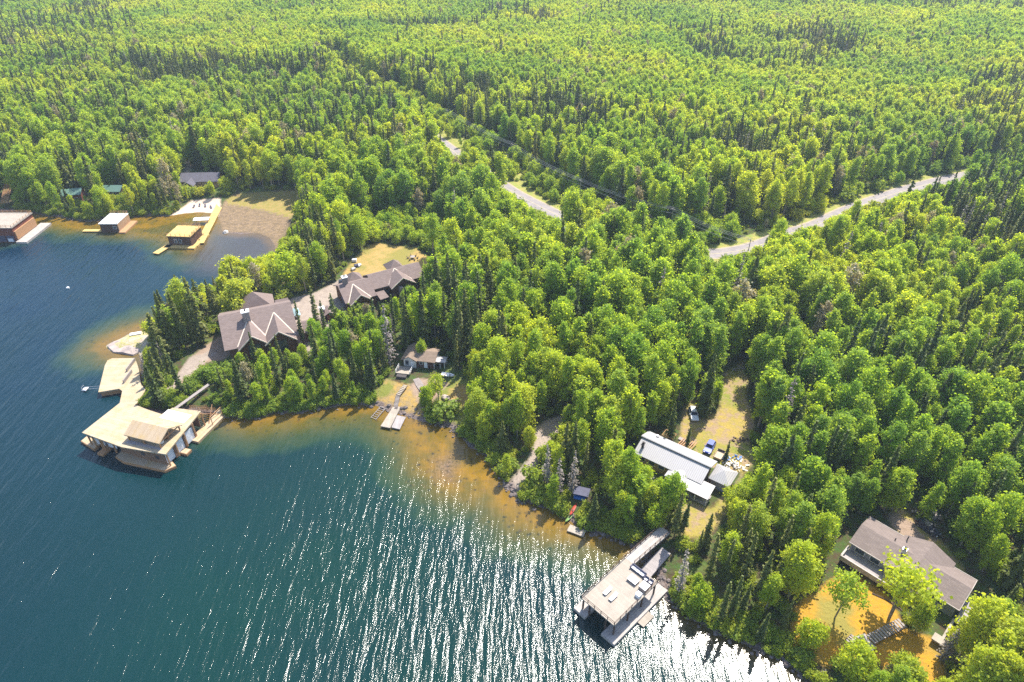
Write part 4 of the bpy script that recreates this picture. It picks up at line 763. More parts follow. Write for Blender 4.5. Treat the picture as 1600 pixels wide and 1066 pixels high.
def skiff(px, py, rz, lab, L_=4.2, m='plastic_white', z_=None):
    x, y, z = G(px, py, .2); t_ = thing('small_boat', lab, 'boat', (x, y, -.1), rz); hull(L_, 1.7, .6).build('hull', m, t_); MB().box(-L_*.35, L_*.15, -.6, .6, .35, .42).build('floor', 'cloth_dark', t_); MB().box(-L_/2 - .3, -L_/2 + .05, -.2, .2, .2, 1.0).build('motor', 'trim_dark', t_)
skiff(322, 365, 1.3, 'small white boat moored on the far side of the yellow dock, nearer the beach'); skiff(317.5, 373, 1.3, 'small white boat moored on the far side of the yellow dock, nearer the lake')
x, y, _ = G(315, 343, 1.6); t_ = thing('covered_lift', 'pale canopy boat lift between the beach and the yellow dock', 'boat lift', (x, y, 0), .1); MB().roofx(-3, 3, -1.5, 0, 1.5, 1.9, 2.2, 1.9, .08).build('canopy', 'cloth_white', t_); b = MB()
for sx_ in (-2.6, 2.6):
    for sy_ in (-1.3, 1.3): b.box(sx_ - .08, sx_ + .08, sy_ - .08, sy_ + .08, -1, 1.9)
each(b, 'post', 'metal', t_)
x, y, z = ground_at(204, 334); t_ = thing('upturned_boat', 'dark green boat beached behind the smallest boathouse', 'boat', (x, y, z + .1), .1); hull(5, 1.8, .6).build('hull', simple('dark_green', (.05, .12, .08)), t_); each(MB().box(-1.2, -.9, -.7, .7, .45, .5).box(.4, .7, -.6, .6, .45, .5), 'bench', 'timber_grey', t_)
# beach loungers
for i, (px, py) in enumerate(((303,324),(312,322),(321,323),(330,325))):
    x, y, z = ground_at(px, py); t_ = thing('beach_chair', 'dark lounge chair on the small sand beach by the yellow dock', 'chair', (x, y, z), 1.6 + i * .2, 'lounge chairs on the sand beach'); MB().box(-.9, .4, -.35, .35, .25, .35).build('seat', 'cloth_dark', t_); MB().add([(.4, -.35, .3), (.9, -.35, .8), (.9, .35, .8), (.4, .35, .3), (.4, -.35, .22), (.95, -.35, .72), (.95, .35, .72), (.4, .35, .22)], [(0,1,2,3),(7,6,5,4),(0,4,5,1),(1,5,6,2),(2,6,7,3),(3,7,4,0)]).build('backrest', 'cloth_dark', t_)
stairs('cove_stairs', 'wooden stairs climbing into the trees behind the maroon boathouse', (13, 332), (21, 304), 3.0, 16, 3.2, 7.5, 'timber')
def cabin(px, py, zr, L_, Wd, rot, lab, roofm, wallm, hw=2.4, rise=1.6):
    x, y, z = ground_at(px, py); t_ = thing('cabin', lab, 'cabin', (x, y, z), rot); foot(t_, -L_/2 - 1, L_/2 + 1, -Wd/2 - 1, Wd/2 + 1)
    MB().gwall(-L_/2 + .4, L_/2 - .4, -Wd/2 + .4, 0, Wd/2 - .4, hw, hw + rise - .2, hw, -1).build('wall', wallm, t_); MB().roofx(-L_/2, L_/2, -Wd/2, 0, Wd/2, hw, hw + rise, hw).build('roof', roofm, t_)
    for k in (-.25, .2): window(t_, None, L_ * k, -Wd/2 + .4, .9, 1.2, 1.0)
    return t_
cabin(118, 312, 0, 8, 7, .25, 'small brown cabin with a green metal roof behind the cove', 'metal_green', 'wall_red', 3.4)
cabin(178, 303, 0, 10, 7, 0, 'green roofed cabin half hidden between trees behind the smallest boathouse', 'metal_green', 'wall_brown')
X_ = cabin(318, 287, 0, 17, 10, .06, 'dark grey roofed house at the head of the cove lane', 'shingle_dark', 'wall_tan', 2.8, 2.4)
MB().roofx(-9, -1, -6, -3.5, -1, 2.4, 4.0, 2.4, .2, True).build('front_gable_roof', 'shingle_dark', X_); MB().box(-5.8, -1.2, -8.6, -4, -1, 2.3).build('front_wing', 'wall_tan', X_)
cabin(4, 268, 0, 7, 7, 0, 'pale roofed cabin glimpsed in the trees above the maroon boathouse', 'shingle_old', 'wall_tan'); cabin(80, 255, 0, 8, 6, 0, 'low tan cabin deep in the trees behind the cove', 'shingle_dark', 'wall_tan')

# --- vehicles
def car(px, py, rz, m, lab, name='parked_car', L_=4.7, W_=1.9, H_=1.7, pick=False):
    x, y, z = ground_at(px, py); t_ = thing(name, lab, 'car', (x, y, z + .02), rz); hl, hw = L_ / 2, W_ / 2
    pr = [(-hl, .45), (-hl + .05, .95), (-hl + .25, 1.02), (hl - 1.25, 1.02), (hl - .2, .88), (hl, .7), (hl - .02, .4), (hl - .2, .3), (-hl + .2, .3)]
    v = []
    for sgn, ins in ((-1, 0), (1, 0)): v += [(a, sgn * (hw - (.05 if c_ > .9 else 0)), c_) for a, c_ in pr]
    n_ = len(pr); body = MB().add(v, [tuple(range(n_)), tuple(range(2*n_ - 1, n_ - 1, -1))] + [(i, (i + 1) % n_, n_ + (i + 1) % n_, n_ + i) for i in range(n_)]).build('body', m, t_)
    cab = (-hl + .3, hl - 1.55) if not pick else (-hl + 1.9, hl - 1.5)
    a, c_ = cab; r0, r1 = a + .35, c_ - .65; t1 = hw - .28; gl = MB().add([(a, -hw + .1, 1.0), (c_, -hw + .1, 1.0), (c_, hw - .1, 1.0), (a, hw - .1, 1.0), (r0, -t1, H_ - .08), (r1, -t1, H_ - .08), (r1, t1, H_ - .08), (r0, t1, H_ - .08)], [(3,2,1,0),(4,5,6,7),(0,1,5,4),(1,2,6,5),(2,3,7,6),(3,0,4,7)]).build('window', 'car_glass', t_)
    rf = MB().box(r0 - .05, r1 + .05, -t1 - .02, t1 + .02, H_ - .08, H_ + .02); rf.beam((r1, -t1, H_ - .06), (c_, -hw + .09, 1.02), .09, .07); rf.beam((r1, t1, H_ - .06), (c_, hw - .09, 1.02), .09, .07); rf.beam((r0, -t1, H_ - .06), (a, -hw + .09, 1.02), .1, .08); rf.beam((r0, t1, H_ - .06), (a, hw - .09, 1.02), .1, .08); rf.build('roof', m, t_)
    for sx_ in (-hl + .9, hl - .9):
        for sy_ in (-1, 1):
            w_ = MB().tube([(sx_, sy_ * (hw - .2), .34), (sx_, sy_ * (hw + .02), .34)], [.34, .34], 12).build('wheel', 'tyre', t_); MB().tube([(sx_, sy_ * (hw + .02), .34), (sx_, sy_ * (hw + .035), .34)], [.2, .2], 10).build('rim', 'metal', w_)
    for sy_ in (-1, 1): MB().box(hl - .1, hl + .02, sy_ * (hw - .35) - .2, sy_ * (hw - .35) + .2, .62, .78).build('headlight', 'door', t_); MB().box(-hl - .02, -hl + .1, sy_ * (hw - .25) - .12, sy_ * (hw - .25) + .12, .7, .95).build('tail_light', 'red', t_)
    for sy_ in (-1, 1): MB().box(cab[1] - .35, cab[1] - .15, sy_ * (hw + .1) - .1, sy_ * (hw + .1) + .1, 1.0, 1.18).build('mirror', m, t_)
    return t_
def px_dir(a, b_):
    p, q = G(*a, 3.4), G(*b_, 3.4); return math.atan2(q[1] - p[1], q[0] - p[0])
car(1083, 650, px_dir((1080,636), (1087,662)), 'paint_white', 'white sport utility car parked on the grassy lane', H_=1.75, L_=4.9)
car(1108, 702, px_dir((1116,688), (1104,710)), 'paint_blue', 'dark blue car parked beside the metal roofed house', L_=4.6)
car(1448, 828, px_dir((1434,814), (1466,838)), 'paint_dark', 'black car parked on the shaded drive of the shingled house', L_=4.9)
car(534, 447, px_dir((534,440), (535,455)), 'paint_dark', 'small dark car parked at the end of the guest house', L_=4.2)
x, y, z = ground_at(1123, 714); t_ = thing('utility_trailer', 'open tan utility trailer next to the dark blue car', 'trailer', (x, y, z), px_dir((1118,722), (1128,706)))
b = MB().box(-1.5, 1.5, -.9, .9, .45, .55); b.box(-1.5, 1.5, -.95, -.88, .55, .95).box(-1.5, 1.5, .88, .95, .55, .95).box(-1.55, -1.48, -.9, .9, .55, .95); b.build('bed', 'trailer_tan', t_); MB().box(1.48, 1.58, -.9, .9, .55, 1.15).build('tailgate', 'trim_dark', t_); MB().beam((-1.5, 0, .5), (-2.6, 0, .45), .1, .1).build('drawbar', 'trim_dark', t_)
for sy_ in (-1, 1): MB().tube([(0, sy_ * .97, .32), (0, sy_ * 1.15, .32)], [.32, .32], 12).build('wheel', 'tyre', t_)
rg = random.Random(9)
def heap(px, py, n_, spread_, size_, m, lab, name, cat, seed):
    x, y, z = ground_at(px, py); r = random.Random(seed); b_ = MB(); t_ = thing(name, lab, cat, (x, y, z))
    for _ in range(n_):
        a_ = r.uniform(0, 6.28); d_ = spread_ * r.random() ** .6; p = Vector((math.cos(a_) * d_, math.sin(a_) * d_ * .7, r.uniform(.05, .5) * (1.1 - d_ / spread_) * 2)); q = p + Vector((r.uniform(-1, 1), r.uniform(-1, 1), r.uniform(-.15, .25))) * size_
        b_.beam(p, q, r.uniform(.12, .5) * size_, r.uniform(.06, .25) * size_)
    b_.build('pieces', m, t_); return t_
heap(1147, 728, 46, 2.8, .9, 'tarp_white', 'heap of pale sheets and boards beside the hip roofed garden room', 'rubble_heap', 'debris', 3)
heap(1134, 716, 10, 1.2, .8, 'tarp_blue', 'crumpled blue tarpaulin next to the utility trailer', 'blue_tarpaulin', 'tarpaulin', 4); heap(1152, 716, 9, 1.3, .8, 'tarp_blue', 'crumpled blue tarpaulin behind the pale rubble heap', 'blue_tarpaulin', 'tarpaulin', 5)
heap(1448, 808, 40, 3.2, 1.0, 'timber_grey', 'untidy pile of cut branches beyond the parked black car', 'branch_pile', 'branch pile', 6); heap(1158, 690, 30, 2.2, .7, 'timber_dark', 'dark scrap pile in the shade east of the blue car', 'scrap_pile', 'debris', 7)
heap(1155, 577, 16, 1.8, .9, 'timber_grey', 'grey boards stacked at the top of the grassy lane', 'board_pile', 'boards', 8); heap(1020, 748, 12, 1.4, .7, 'concrete', 'pale stones below the metal roofed house', 'stone_pile', 'stones', 10); heap(1037, 785, 14, 1.6, .8, 'deck_pale', 'pale boards on the path to the boat dock', 'board_pile', 'boards', 11); heap(1008, 893, 26, 2.2, .8, 'concrete', 'pale rocks heaped at the shore behind the high dock', 'rock_heap', 'rocks', 12)
# lawn furniture by the guest house
x, y, z = ground_at(645, 404); t_ = thing('picnic_set', 'dark round picnic table with benches on the dry lawn', 'picnic table', (x, y, z)); MB().tube([(0, 0, .72), (0, 0, .8)], [.9, .9], 12).build('tabletop', 'timber_grey', t_); MB().tube([(0, 0, 0), (0, 0, .72)], [.15, .1], 8).build('leg', 'timber_dark', t_)
for k in range(6):
    a_ = k * math.pi / 3; b = MB(); cx_, cy_ = math.cos(a_) * 1.7, math.sin(a_) * 1.7; b.box(cx_ - .3, cx_ + .3, cy_ - .3, cy_ + .3, .38, .46); b.beam((cx_ + math.cos(a_) * .3, cy_ + math.sin(a_) * .3, .4), (cx_ + math.cos(a_) * .45, cy_ + math.sin(a_) * .45, 1.0), .5, .06); b.beam((cx_, cy_, 0), (cx_, cy_, .4), .35, .35); b.build('seat', 'timber_dark', t_)
for i, (px, py, l_, m_) in enumerate(((554,409,'white covered grill at the corner of the dry lawn','cloth_white'), (557,417,'dark covered fire table on the dry lawn between grill and guest house','cloth_dark'), (552,422,'pale grey planter box beside the guest house corner','concrete'), (561,416,'white cloth topped crate on the dry lawn','cloth_white'))):
    x, y, z = ground_at(px, py); t_ = thing(('grill', 'fire_table', 'planter', 'crate')[i], l_, ('grill', 'fire table', 'planter', 'crate')[i], (x, y, z), .4 * i)
    MB().box(-.75, .75, -.55, .55, .15, 1.0 - .15 * i).build('body', m_, t_); MB().add([(-.8, -.6, 1.0 - .15*i), (.8, -.6, 1.0 - .15*i), (.8, .6, 1.0 - .15*i), (-.8, .6, 1.0 - .15*i), (-.5, 0, 1.35 - .15*i), (.5, 0, 1.35 - .15*i)], [(3,2,1,0),(0,1,5,4),(1,2,5),(2,3,4,5),(3,0,4)]).build('lid', m_, t_); each(MB().box(-.6, -.5, -.4, .4, 0, .15).box(.5, .6, -.4, .4, 0, .15), 'foot', 'trim_dark', t_)
# buoy
x, y, _ = G(106, 450, .1); t_ = thing('mooring_buoy', 'small white mooring buoy alone on the open lake', 'buoy', (x, y, 0)); MB().tube([(0, 0, -.3), (0, 0, .0), (0, 0, .35), (0, 0, .55)], [.25, .5, .45, .12], 12).build('float', 'plastic_white', t_); MB().tube([(0, 0, .55), (0, 0, .7)], [.06, .06], 8).build('ring', 'metal', t_)

# --- utility line beside the road
PLP = [(700, 205), (800, 262), (905, 322), (1046, 369), (1163, 420)]
poles = []
for i, (px, py) in enumerate(PLP):
    x, y, z = ground_at(px, py); H_ = 11.5
    t_ = thing('utility_pole', ['grey utility pole farthest up the road, near the first visible bend', 'grey utility pole across the road from the guest house', 'grey utility pole beside the middle stretch of road', 'grey utility pole against dark spruces at the road bend', 'grey utility pole on the lake side of the road bend'][i], 'utility pole', (x, y, z), .6, 'utility poles along the road')
    MB().tube([(0, 0, -1), (0, 0, H_)], [.17, .11], 8).build('pole', 'timber_grey', t_); MB().box(-.07, .07, -1.2, 1.2, H_ - .6, H_ - .45).build('crossarm', 'timber_grey', t_); b = MB()
    for k in (-1.1, 0, 1.1): b.tube([(0, k, H_ - .45), (0, k, H_ - .2)], [.06, .04], 6)
    each(b, 'insulator', 'cloth_dark', t_); poles.append((Vector((x, y, z)), H_))
    FOOT.append([(x - .3, y - .3), (x + .3, y - .3), (x + .3, y + .3), (x - .3, y + .3)])
for k, off in enumerate((-1.1, 0, 1.1, 0)):
    b = MB()
    for (p, h1), (q, h2) in zip(poles[:-1], poles[1:]):
        d = (q - p).normalized(); s_ = Vector((-d.y, d.x, 0)) * off; a_, c_ = p + s_ + Vector((0, 0, h1 - (.2 if k < 3 else 2.2))), q + s_ + Vector((0, 0, h2 - (.2 if k < 3 else 2.2)))
        pts = [a_.lerp(c_, f_ / 8) - Vector((0, 0, 1.3 * 4 * (f_ / 8) * (1 - f_ / 8))) for f_ in range(9)]; b.tube(pts, [.055] * 9, 4)
    tag(b.build('power_line', 'wire'), ['utility wire on the lake side of the poles', 'utility wire along the top middle of the poles', 'utility wire on the woods side of the poles', 'lowest utility wire strung below the crossarms'][k], 'wire', 'wires strung along the road')

# ---------------------------------------------------------------- trees: one trunk mesh and one crown mesh for each shape
def cards(P, Nn, size, rng, asp=1.0, tint=None, name='crown', m='leaf', jit=.9):
    """leaf-sized faces at points P facing roughly along Nn"""
    k = len(P); Nn = Nn + rng.normal(0, jit, (k, 3)); Nn /= np.linalg.norm(Nn, axis=1)[:, None]
    u = np.cross(Nn, rng.normal(size=(k, 3))); u /= np.linalg.norm(u, axis=1)[:, None]; v = np.cross(Nn, u)
    s = size * rng.uniform(.65, 1.35, (k, 1)) / 2
    V = np.stack([P - u * s - v * s * asp, P + u * s - v * s * asp * .6, P + u * s * .7 + v * s * asp, P - u * s * .8 + v * s * asp], 1).reshape(-1, 3)
    me = bpy.data.meshes.new(name); me.vertices.add(4 * k); me.loops.add(4 * k); me.polygons.add(k)
    me.vertices.foreach_set('co', V.astype(np.float32).ravel()); me.loops.foreach_set('vertex_index', np.arange(4 * k, dtype=np.int32))
    me.polygons.foreach_set('loop_start', np.arange(0, 4 * k, 4, dtype=np.int32)); me.update()
    tt = np.repeat(rng.random(k) if tint is None else np.clip(tint + rng.normal(0, .2, k), 0, 1), 4)
    at = me.attributes.new('tint', 'FLOAT', 'POINT'); at.data.foreach_set('value', tt.astype(np.float32)); me.materials.append(M[m]); return me
def leafy(seed, H=15, rad=2.6, base=.30, lobes=16, per=235, size=.30, m='leaf', bark='bark_pale', round_=1.0, stems=1):
    rng = np.random.default_rng(seed); tb = MB(); pts = []; nor = []; tin = []
    axes = []
    for s_ in range(stems):
        a = rng.uniform(0, 6.28); top = Vector((math.cos(a), math.sin(a), 0)) * (rad * .45 if stems > 1 else rad * .1) + Vector((0, 0, H * .93))
        pl = [Vector((0, 0, -.6)), Vector((rng.normal(0, .12), rng.normal(0, .12), H * .35)).lerp(top * .35, .5 if stems > 1 else .1), top * .68, top]
        tb.tube(pl, [.20, .15, .10, .03], 6); axes.append(pl)
    for i in range(lobes):
        f = (i + .5) / lobes; z = H * (base + (1 - base) * (f ** .8) * .96)
        env = math.sin(math.pi * min(1, .16 + .84 * (1 - (z / H - base) / (1 - base)) ** .75)) ** .6 if z / H > base else .3
        env = max(.12, (1 - ((z / H - (base + .38 * (1 - base))) / (.62 * (1 - base) if z / H > base + .38 * (1 - base) else .5 * (1 - base))) ** 2)) ** .5
        a = i * 2.39996 + rng.uniform(-.5, .5); rr = rad * env * rng.uniform(.3, .95) * round_
        c = np.array([math.cos(a) * rr, math.sin(a) * rr, z]); lr = rad * rng.uniform(.22, .46) * (1 if f < .8 else .75)
        if i > lobes - 3: c[:2] *= .3
        ax = axes[i % stems]; st = ax[1].lerp(ax[2], min(1, max(0, (f - .1)))) if z < H * .7 else ax[2]
        tb.tube([st, st.lerp(Vector(c), .6) + Vector((0, 0, -.1)), Vector(c)], [.07, .045, .015], 4)
        k = int(per * (lr / (rad * .4)) ** 2); d = rng.normal(size=(k, 3)); d /= np.linalg.norm(d, axis=1)[:, None]
        # irregular lobe: radius varies by direction, lower side thin
        bump = 1 + .28 * np.sin(d @ rng.normal(0, 3, 3) + rng.uniform(0, 6)) + .16 * np.sin(d @ rng.normal(0, 6, 3))
        r = lr * (.35 + .75 * rng.random(k) ** .6 + np.abs(rng.normal(0, .16, k))) * bump
        keep = (d[:, 2] > -.55) | (rng.random(k) < .35)
        p = c + d * r[:, None] * np.array([1, 1, 1.02]) + rng.normal(0, .42, (k, 3)) * (rng.random((k, 1)) < .25); pts.append(p[keep]); nor.append((d + np.array([0, 0, .5]))[keep]); tin.append(np.full(keep.sum(), rng.uniform(.1, .7)))
    P = np.concatenate(pts); return tb.mesh('trunk', bark), cards(P, np.concatenate(nor), size, rng, 1, np.concatenate(tin), 'crown', m)
def conifer(seed, H=15, rad=2.0, base=.08, whorls=30, size=.5, m='needle', bark='bark_dark', power=.85, gap=.0, dens=1.0, nb=9, droop=.25):
    rng = np.random.default_rng(seed); tb = MB(); lean = rng.normal(0, .15, 2)
    tb.tube([(0, 0, -.6), (lean[0] * .5, lean[1] * .5, H * .5), (lean[0], lean[1], H)], [.17, .10, .015], 6)
    pts = []; nor = []; tin = []
    for i in range(whorls):
        f = (i + rng.uniform(-.3, .3)) / whorls; f = min(max(f, 0), .99); z = H * (base + (1 - base) * f); R0 = rad * (1 - f) ** power * rng.uniform(.75, 1.15) + .12
        if f < .12: R0 *= .55 + f * 3.5
        n_ = max(4, int(nb * (.5 + .5 * (1 - f))))
        for b in range(n_):
            if rng.random() < gap: continue
            a = rng.uniform(0, 6.28); Rb = R0 * rng.uniform(.6, 1.15); k = max(3, int(Rb * 9 * dens)); t = rng.uniform(.1, 1, k) ** .7
            if Rb > .9 and b % 3 == 0 and i % 2 == 0: tb.beam((lean[0] * f, lean[1] * f, z), (math.cos(a) * Rb * .9, math.sin(a) * Rb * .9, z - droop * Rb * .6), .04, .04)
            w_ = Rb * .2 * (1.1 - t)
            x = math.cos(a) * Rb * t - math.sin(a) * rng.normal(0, 1, k) * w_; y = math.sin(a) * Rb * t + math.cos(a) * rng.normal(0, 1, k) * w_
            zz = z - droop * Rb * t ** 1.4 + rng.normal(0, .07, k)
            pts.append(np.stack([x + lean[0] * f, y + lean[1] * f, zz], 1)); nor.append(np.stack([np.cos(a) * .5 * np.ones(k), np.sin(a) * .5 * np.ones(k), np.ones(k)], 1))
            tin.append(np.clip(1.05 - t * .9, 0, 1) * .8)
    pts.append(np.stack([np.full(14, lean[0]), np.full(14, lean[1]), np.linspace(H * .93, H * 1.01, 14)], 1) + rng.normal(0, .06, (14, 3))); nor.append(rng.normal(size=(14, 3))); tin.append(np.full(14, .2))
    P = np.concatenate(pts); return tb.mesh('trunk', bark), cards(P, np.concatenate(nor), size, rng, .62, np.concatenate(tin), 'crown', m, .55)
PROTO = {}
PROTO['leafy'] = [leafy(1, 15, 2.3, .18, 32), leafy(2, 16, 1.9, .20, 30), leafy(3, 14, 2.8, .20, 36), leafy(4, 17, 2.2, .34, 28), leafy(5, 15, 2.7, .18, 36, stems=2), leafy(6, 13, 1.8, .12, 28), leafy(17, 16, 1.6, .16, 30), leafy(18, 17, 2.6, .38, 30, stems=3)]
PROTO['pale'] = [leafy(81, 14, 1.9, .3, 20, 120, .3, 'leaf_pale'), leafy(82, 12, 1.6, .3, 18, 110, .3, 'leaf_pale')]
PROTO['round'] = [leafy(7, 9.5, 3.6, .14, 26, 240, .40, 'leaf', 'bark_pale'), leafy(8, 8.5, 3.2, .12, 24, 240, .40, 'leaf', 'bark_pale')]
PROTO['birch'] = [leafy(9, 12, 4.2, .50, 22, 150, .40, 'leaf', 'bark_pale', 1.1, 3), leafy(10, 11, 3.2, .48, 18, 150, .38, 'leaf', 'bark_pale', 1.1, 2)]
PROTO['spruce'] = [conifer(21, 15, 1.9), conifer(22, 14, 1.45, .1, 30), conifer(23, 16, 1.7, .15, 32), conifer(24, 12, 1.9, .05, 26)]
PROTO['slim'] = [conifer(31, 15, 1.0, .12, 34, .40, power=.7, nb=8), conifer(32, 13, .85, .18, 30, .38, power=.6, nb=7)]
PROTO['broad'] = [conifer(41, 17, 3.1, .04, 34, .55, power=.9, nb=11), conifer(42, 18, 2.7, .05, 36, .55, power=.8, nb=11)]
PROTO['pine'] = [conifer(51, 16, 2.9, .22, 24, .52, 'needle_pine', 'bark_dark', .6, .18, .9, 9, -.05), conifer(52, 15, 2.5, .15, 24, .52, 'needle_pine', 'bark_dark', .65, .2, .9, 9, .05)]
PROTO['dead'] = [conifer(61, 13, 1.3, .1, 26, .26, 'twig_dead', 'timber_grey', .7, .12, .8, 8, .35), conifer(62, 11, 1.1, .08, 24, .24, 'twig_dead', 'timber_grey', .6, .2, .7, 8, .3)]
PROTO['bush'] = [leafy(71, 3.2, 1.8, .05, 12, 110, .34, 'leaf_bush', 'bark_dark'), leafy(72, 2.4, 1.6, .05, 10, 110, .32, 'leaf_bush', 'bark_dark')]
PH = dict(pale=[14, 12], leafy=[15, 16, 14, 17, 15, 13, 16, 17], round=[9.5, 8.5], birch=[12, 11], spruce=[15, 14, 16, 12], slim=[15, 13], broad=[17, 18], pine=[16, 15], dead=[13, 11], bush=[3.2, 2.4])
NAMES = dict(pale='bare_aspen', leafy='aspen_tree', round='willow_tree', birch='birch_tree', spruce='spruce_tree', slim='spruce_tree', broad='spruce_tree', pine='pine_tree', dead='dead_spruce', bush='shrub')
CATS = dict(pale='tree', leafy='tree', round='tree', birch='tree', spruce='tree', slim='tree', broad='tree', pine='tree', dead='dead tree', bush='shrub')
def plant(kind, x, y, h, label, group=None, seed=None, wide=1.0):
    r = random.Random(seed if seed is not None else int(x * 131 + y * 71)); k = r.randrange(len(PROTO[kind])); tm, cm = PROTO[kind][k]; s = h / PH[kind][k]
    e = thing(NAMES[kind], label, CATS[kind], (x, y, hz(x, y) - .05), r.uniform(0, 6.28), group); e.scale = (s * wide, s * wide, s)
    for nm, me in (('trunk', tm), ('crown', cm)):
        ob = bpy.data.objects.new(nm, me); COL.objects.link(ob); ob.parent = e
    return e
def tipped(px, py, h):
    """ground point of a tree of height h whose tip shows at pixel"""
    z = 3.0
    for _ in range(4): x, y, _z = G(px, py, z + h); z = hz(x, y)
    return x, y

# trees one can tell apart: kind, tip pixel, height, width factor, label
HERO = [
 ('broad',229,490,17,1.25,'tallest shaggy spruce above the new plank deck, nearest the point'),
 ('broad',244,453,13,1.2,'broad spruce at the outer end of the point, behind the pale rock'),
 ('pine',272,431,15,1.0,'pointed conifer on the water side of the point with open water behind it'),
 ('pine',300,437,15,1.1,'shaggy pine between the point and the big brown lodge'),
 ('pine',325,445,13,.9,'pale twiggy pine touching the round green tree by the lodge'),
 ('dead',216,556,9,1.3,'thin brownish half dead conifer rooted at the edge of the new plank deck'),
 ('round',366,440,12,1.0,'large round bright green tree against the lake side of the lodge'),
 ('round',356,400,10,1.0,'yellow green tree on the cove shore beside the lodge'),
 ('round',389,404,9,.8,'small yellow green tree leaning over the cove shore behind the lodge'),
 ('round',445,397,13,1.0,'round dull olive tree behind the lodge by the cove'),
 ('leafy',492,377,15,1.1,'bright upright aspen left of the dry lawn, behind the driveway bend'),
 ('bush',440,455,3.4,1.1,'small round yellow bush behind the lodge roof'),
 ('bush',462,440,3.6,1.3,'low yellow green shrub beside the curving lodge driveway'),
 ('bush',478,436,3.4,1.3,'low green shrub at the shaded bend of the lodge driveway'),
 ('slim',460,471,15,1.0,'thin spruce just in front of the lodge gable end'),
 ('slim',484,449,17,1.2,'ragged spruce rising across the courtyard beside the lodge'),
 ('pine',516,459,16,.8,'thick olive conifer in front of the guest house driveway'),
 ('slim',499,470,14,1.1,'narrow spruce between the two courtyard conifers'),
 ('spruce',388,520,13,.9,'dark spruce overlapping the lower edge of the lodge roof'),
 ('slim',429,522,10,.9,'short thin spruce touching the front gable of the lodge'),
 ('slim',580,465,15,1.0,'slim green spruce directly in front of the guest house porch'),
 ('broad',630,463,18,.8,'tall dark spruce in front of the guest house east gable'),
 ('dead',597,478,20,1.2,'tall grey sparse spruce above the small white cottage yard'),
 ('round',657,533,7,.55,'dull purplish tree leaning over the cottage roof'),
 ('broad',712,470,18,.8,'first of the dark tall spruces standing behind the white cottage'),
 ('broad',733,478,18,.7,'middle one of the dark tall spruces behind the white cottage'),
 ('broad',749,489,17,.75,'last of the dark tall spruces behind the white cottage, by the woods'),
 ('birch',682,588,9,.75,'small birch in front of the cottage path'),
 ('bush',693,634,3.6,1.4,'bright rounded shrub on the shore below the cottage boulders'),
 ('round',749,595,10,.75,'small round bright tree on the shore east of the cottage'),
 ('leafy',815,604,14,1.25,'full green aspen on the shore beside the gravel ramp'),
 ('dead',857,695,13,1.1,'grey dying spruce nearest the gravel ramp'),
 ('dead',877,716,12,1.2,'grey dying spruce in the middle of the three above the kayaks'),
 ('dead',898,704,13,1.1,'grey dying spruce above the blue covered shelter'),
 ('dead',1162,398,22,.9,'very tall bare grey spruce snag standing just below the road bend'),
 ('broad',1119,553,20,.75,'large dark spruce standing beside the parked white car'),
 ('spruce',1057,628,12,.9,'dark spruce behind the long metal roofed house'),
 ('spruce',1080,664,7.5,.9,'small pointed spruce beside the stacked lumber by the metal roof'),
 ('spruce',1141,688,6.5,.9,'small bright spruce beside the parked utility trailer'),
 ('leafy',1000,742,12,1.3,'bright leafy tree touching the lake side of the metal roof'),
 ('leafy',1056,742,13,1.15,'leafy tree hiding the middle of the metal roofed house porch'),
 ('round',1027,790,7,.8,'low bright tree beside the top of the long dock walkway'),
 ('spruce',1240,936,10,.8,'pointed spruce at the shady end of the orange lawn'),
 ('birch',1332,905,12,.8,'small thin birch with bare stems on the orange lawn'),
 ('birch',1428,895,14,1.1,'wide multi stemmed birch in front of the shingled house'),
 ('round',1425,1032,7,1.0,'rounded bright tree at the lower edge of the orange lawn'),
 ('round',1275,975,7,.9,'yellow green tree beside the wooden landing above the shore'),
 ('dead',1500,985,9,1.7,'fallen looking grey bare tree beside the shingled house steps'),
 ('round',1100,915,7.5,.75,'bright yellow green tree hanging over the water by the boat dock'),
 ('leafy',1214,900,11,1.2,'full bright tree on the shore between the boat dock and the orange lawn'),
 ('leafy',1022,758,10,1.25,'leafy tree between the metal roof corner and the lake'),
 ('leafy',1040,775,9,1.2,'shorter leafy tree below the metal roofed house sunroom'),
 ('leafy',985,775,10,1.1,'leafy tree on the bank west of the metal roofed house'),
 ('spruce',1390,100,14,1.0,'rust red dead spruce far back in the woods'),
]
M['rust'] = foliage('rust', [(.3, .07, .03), (.35, .08, .03), (.4, .1, .04), (.6, .6, .6)], .1)
for i, (k, px, py, h, wd, lab) in enumerate(HERO):
    x, y = tipped(px, py, h); e = plant(k, x, y, h, lab, None, i * 7 + 3, wd)
    if 'rust' in lab:
        for c_ in e.children:
            if c_.name.startswith('crown'): c_.data = c_.data.copy(); c_.data.materials[0] = M['rust']

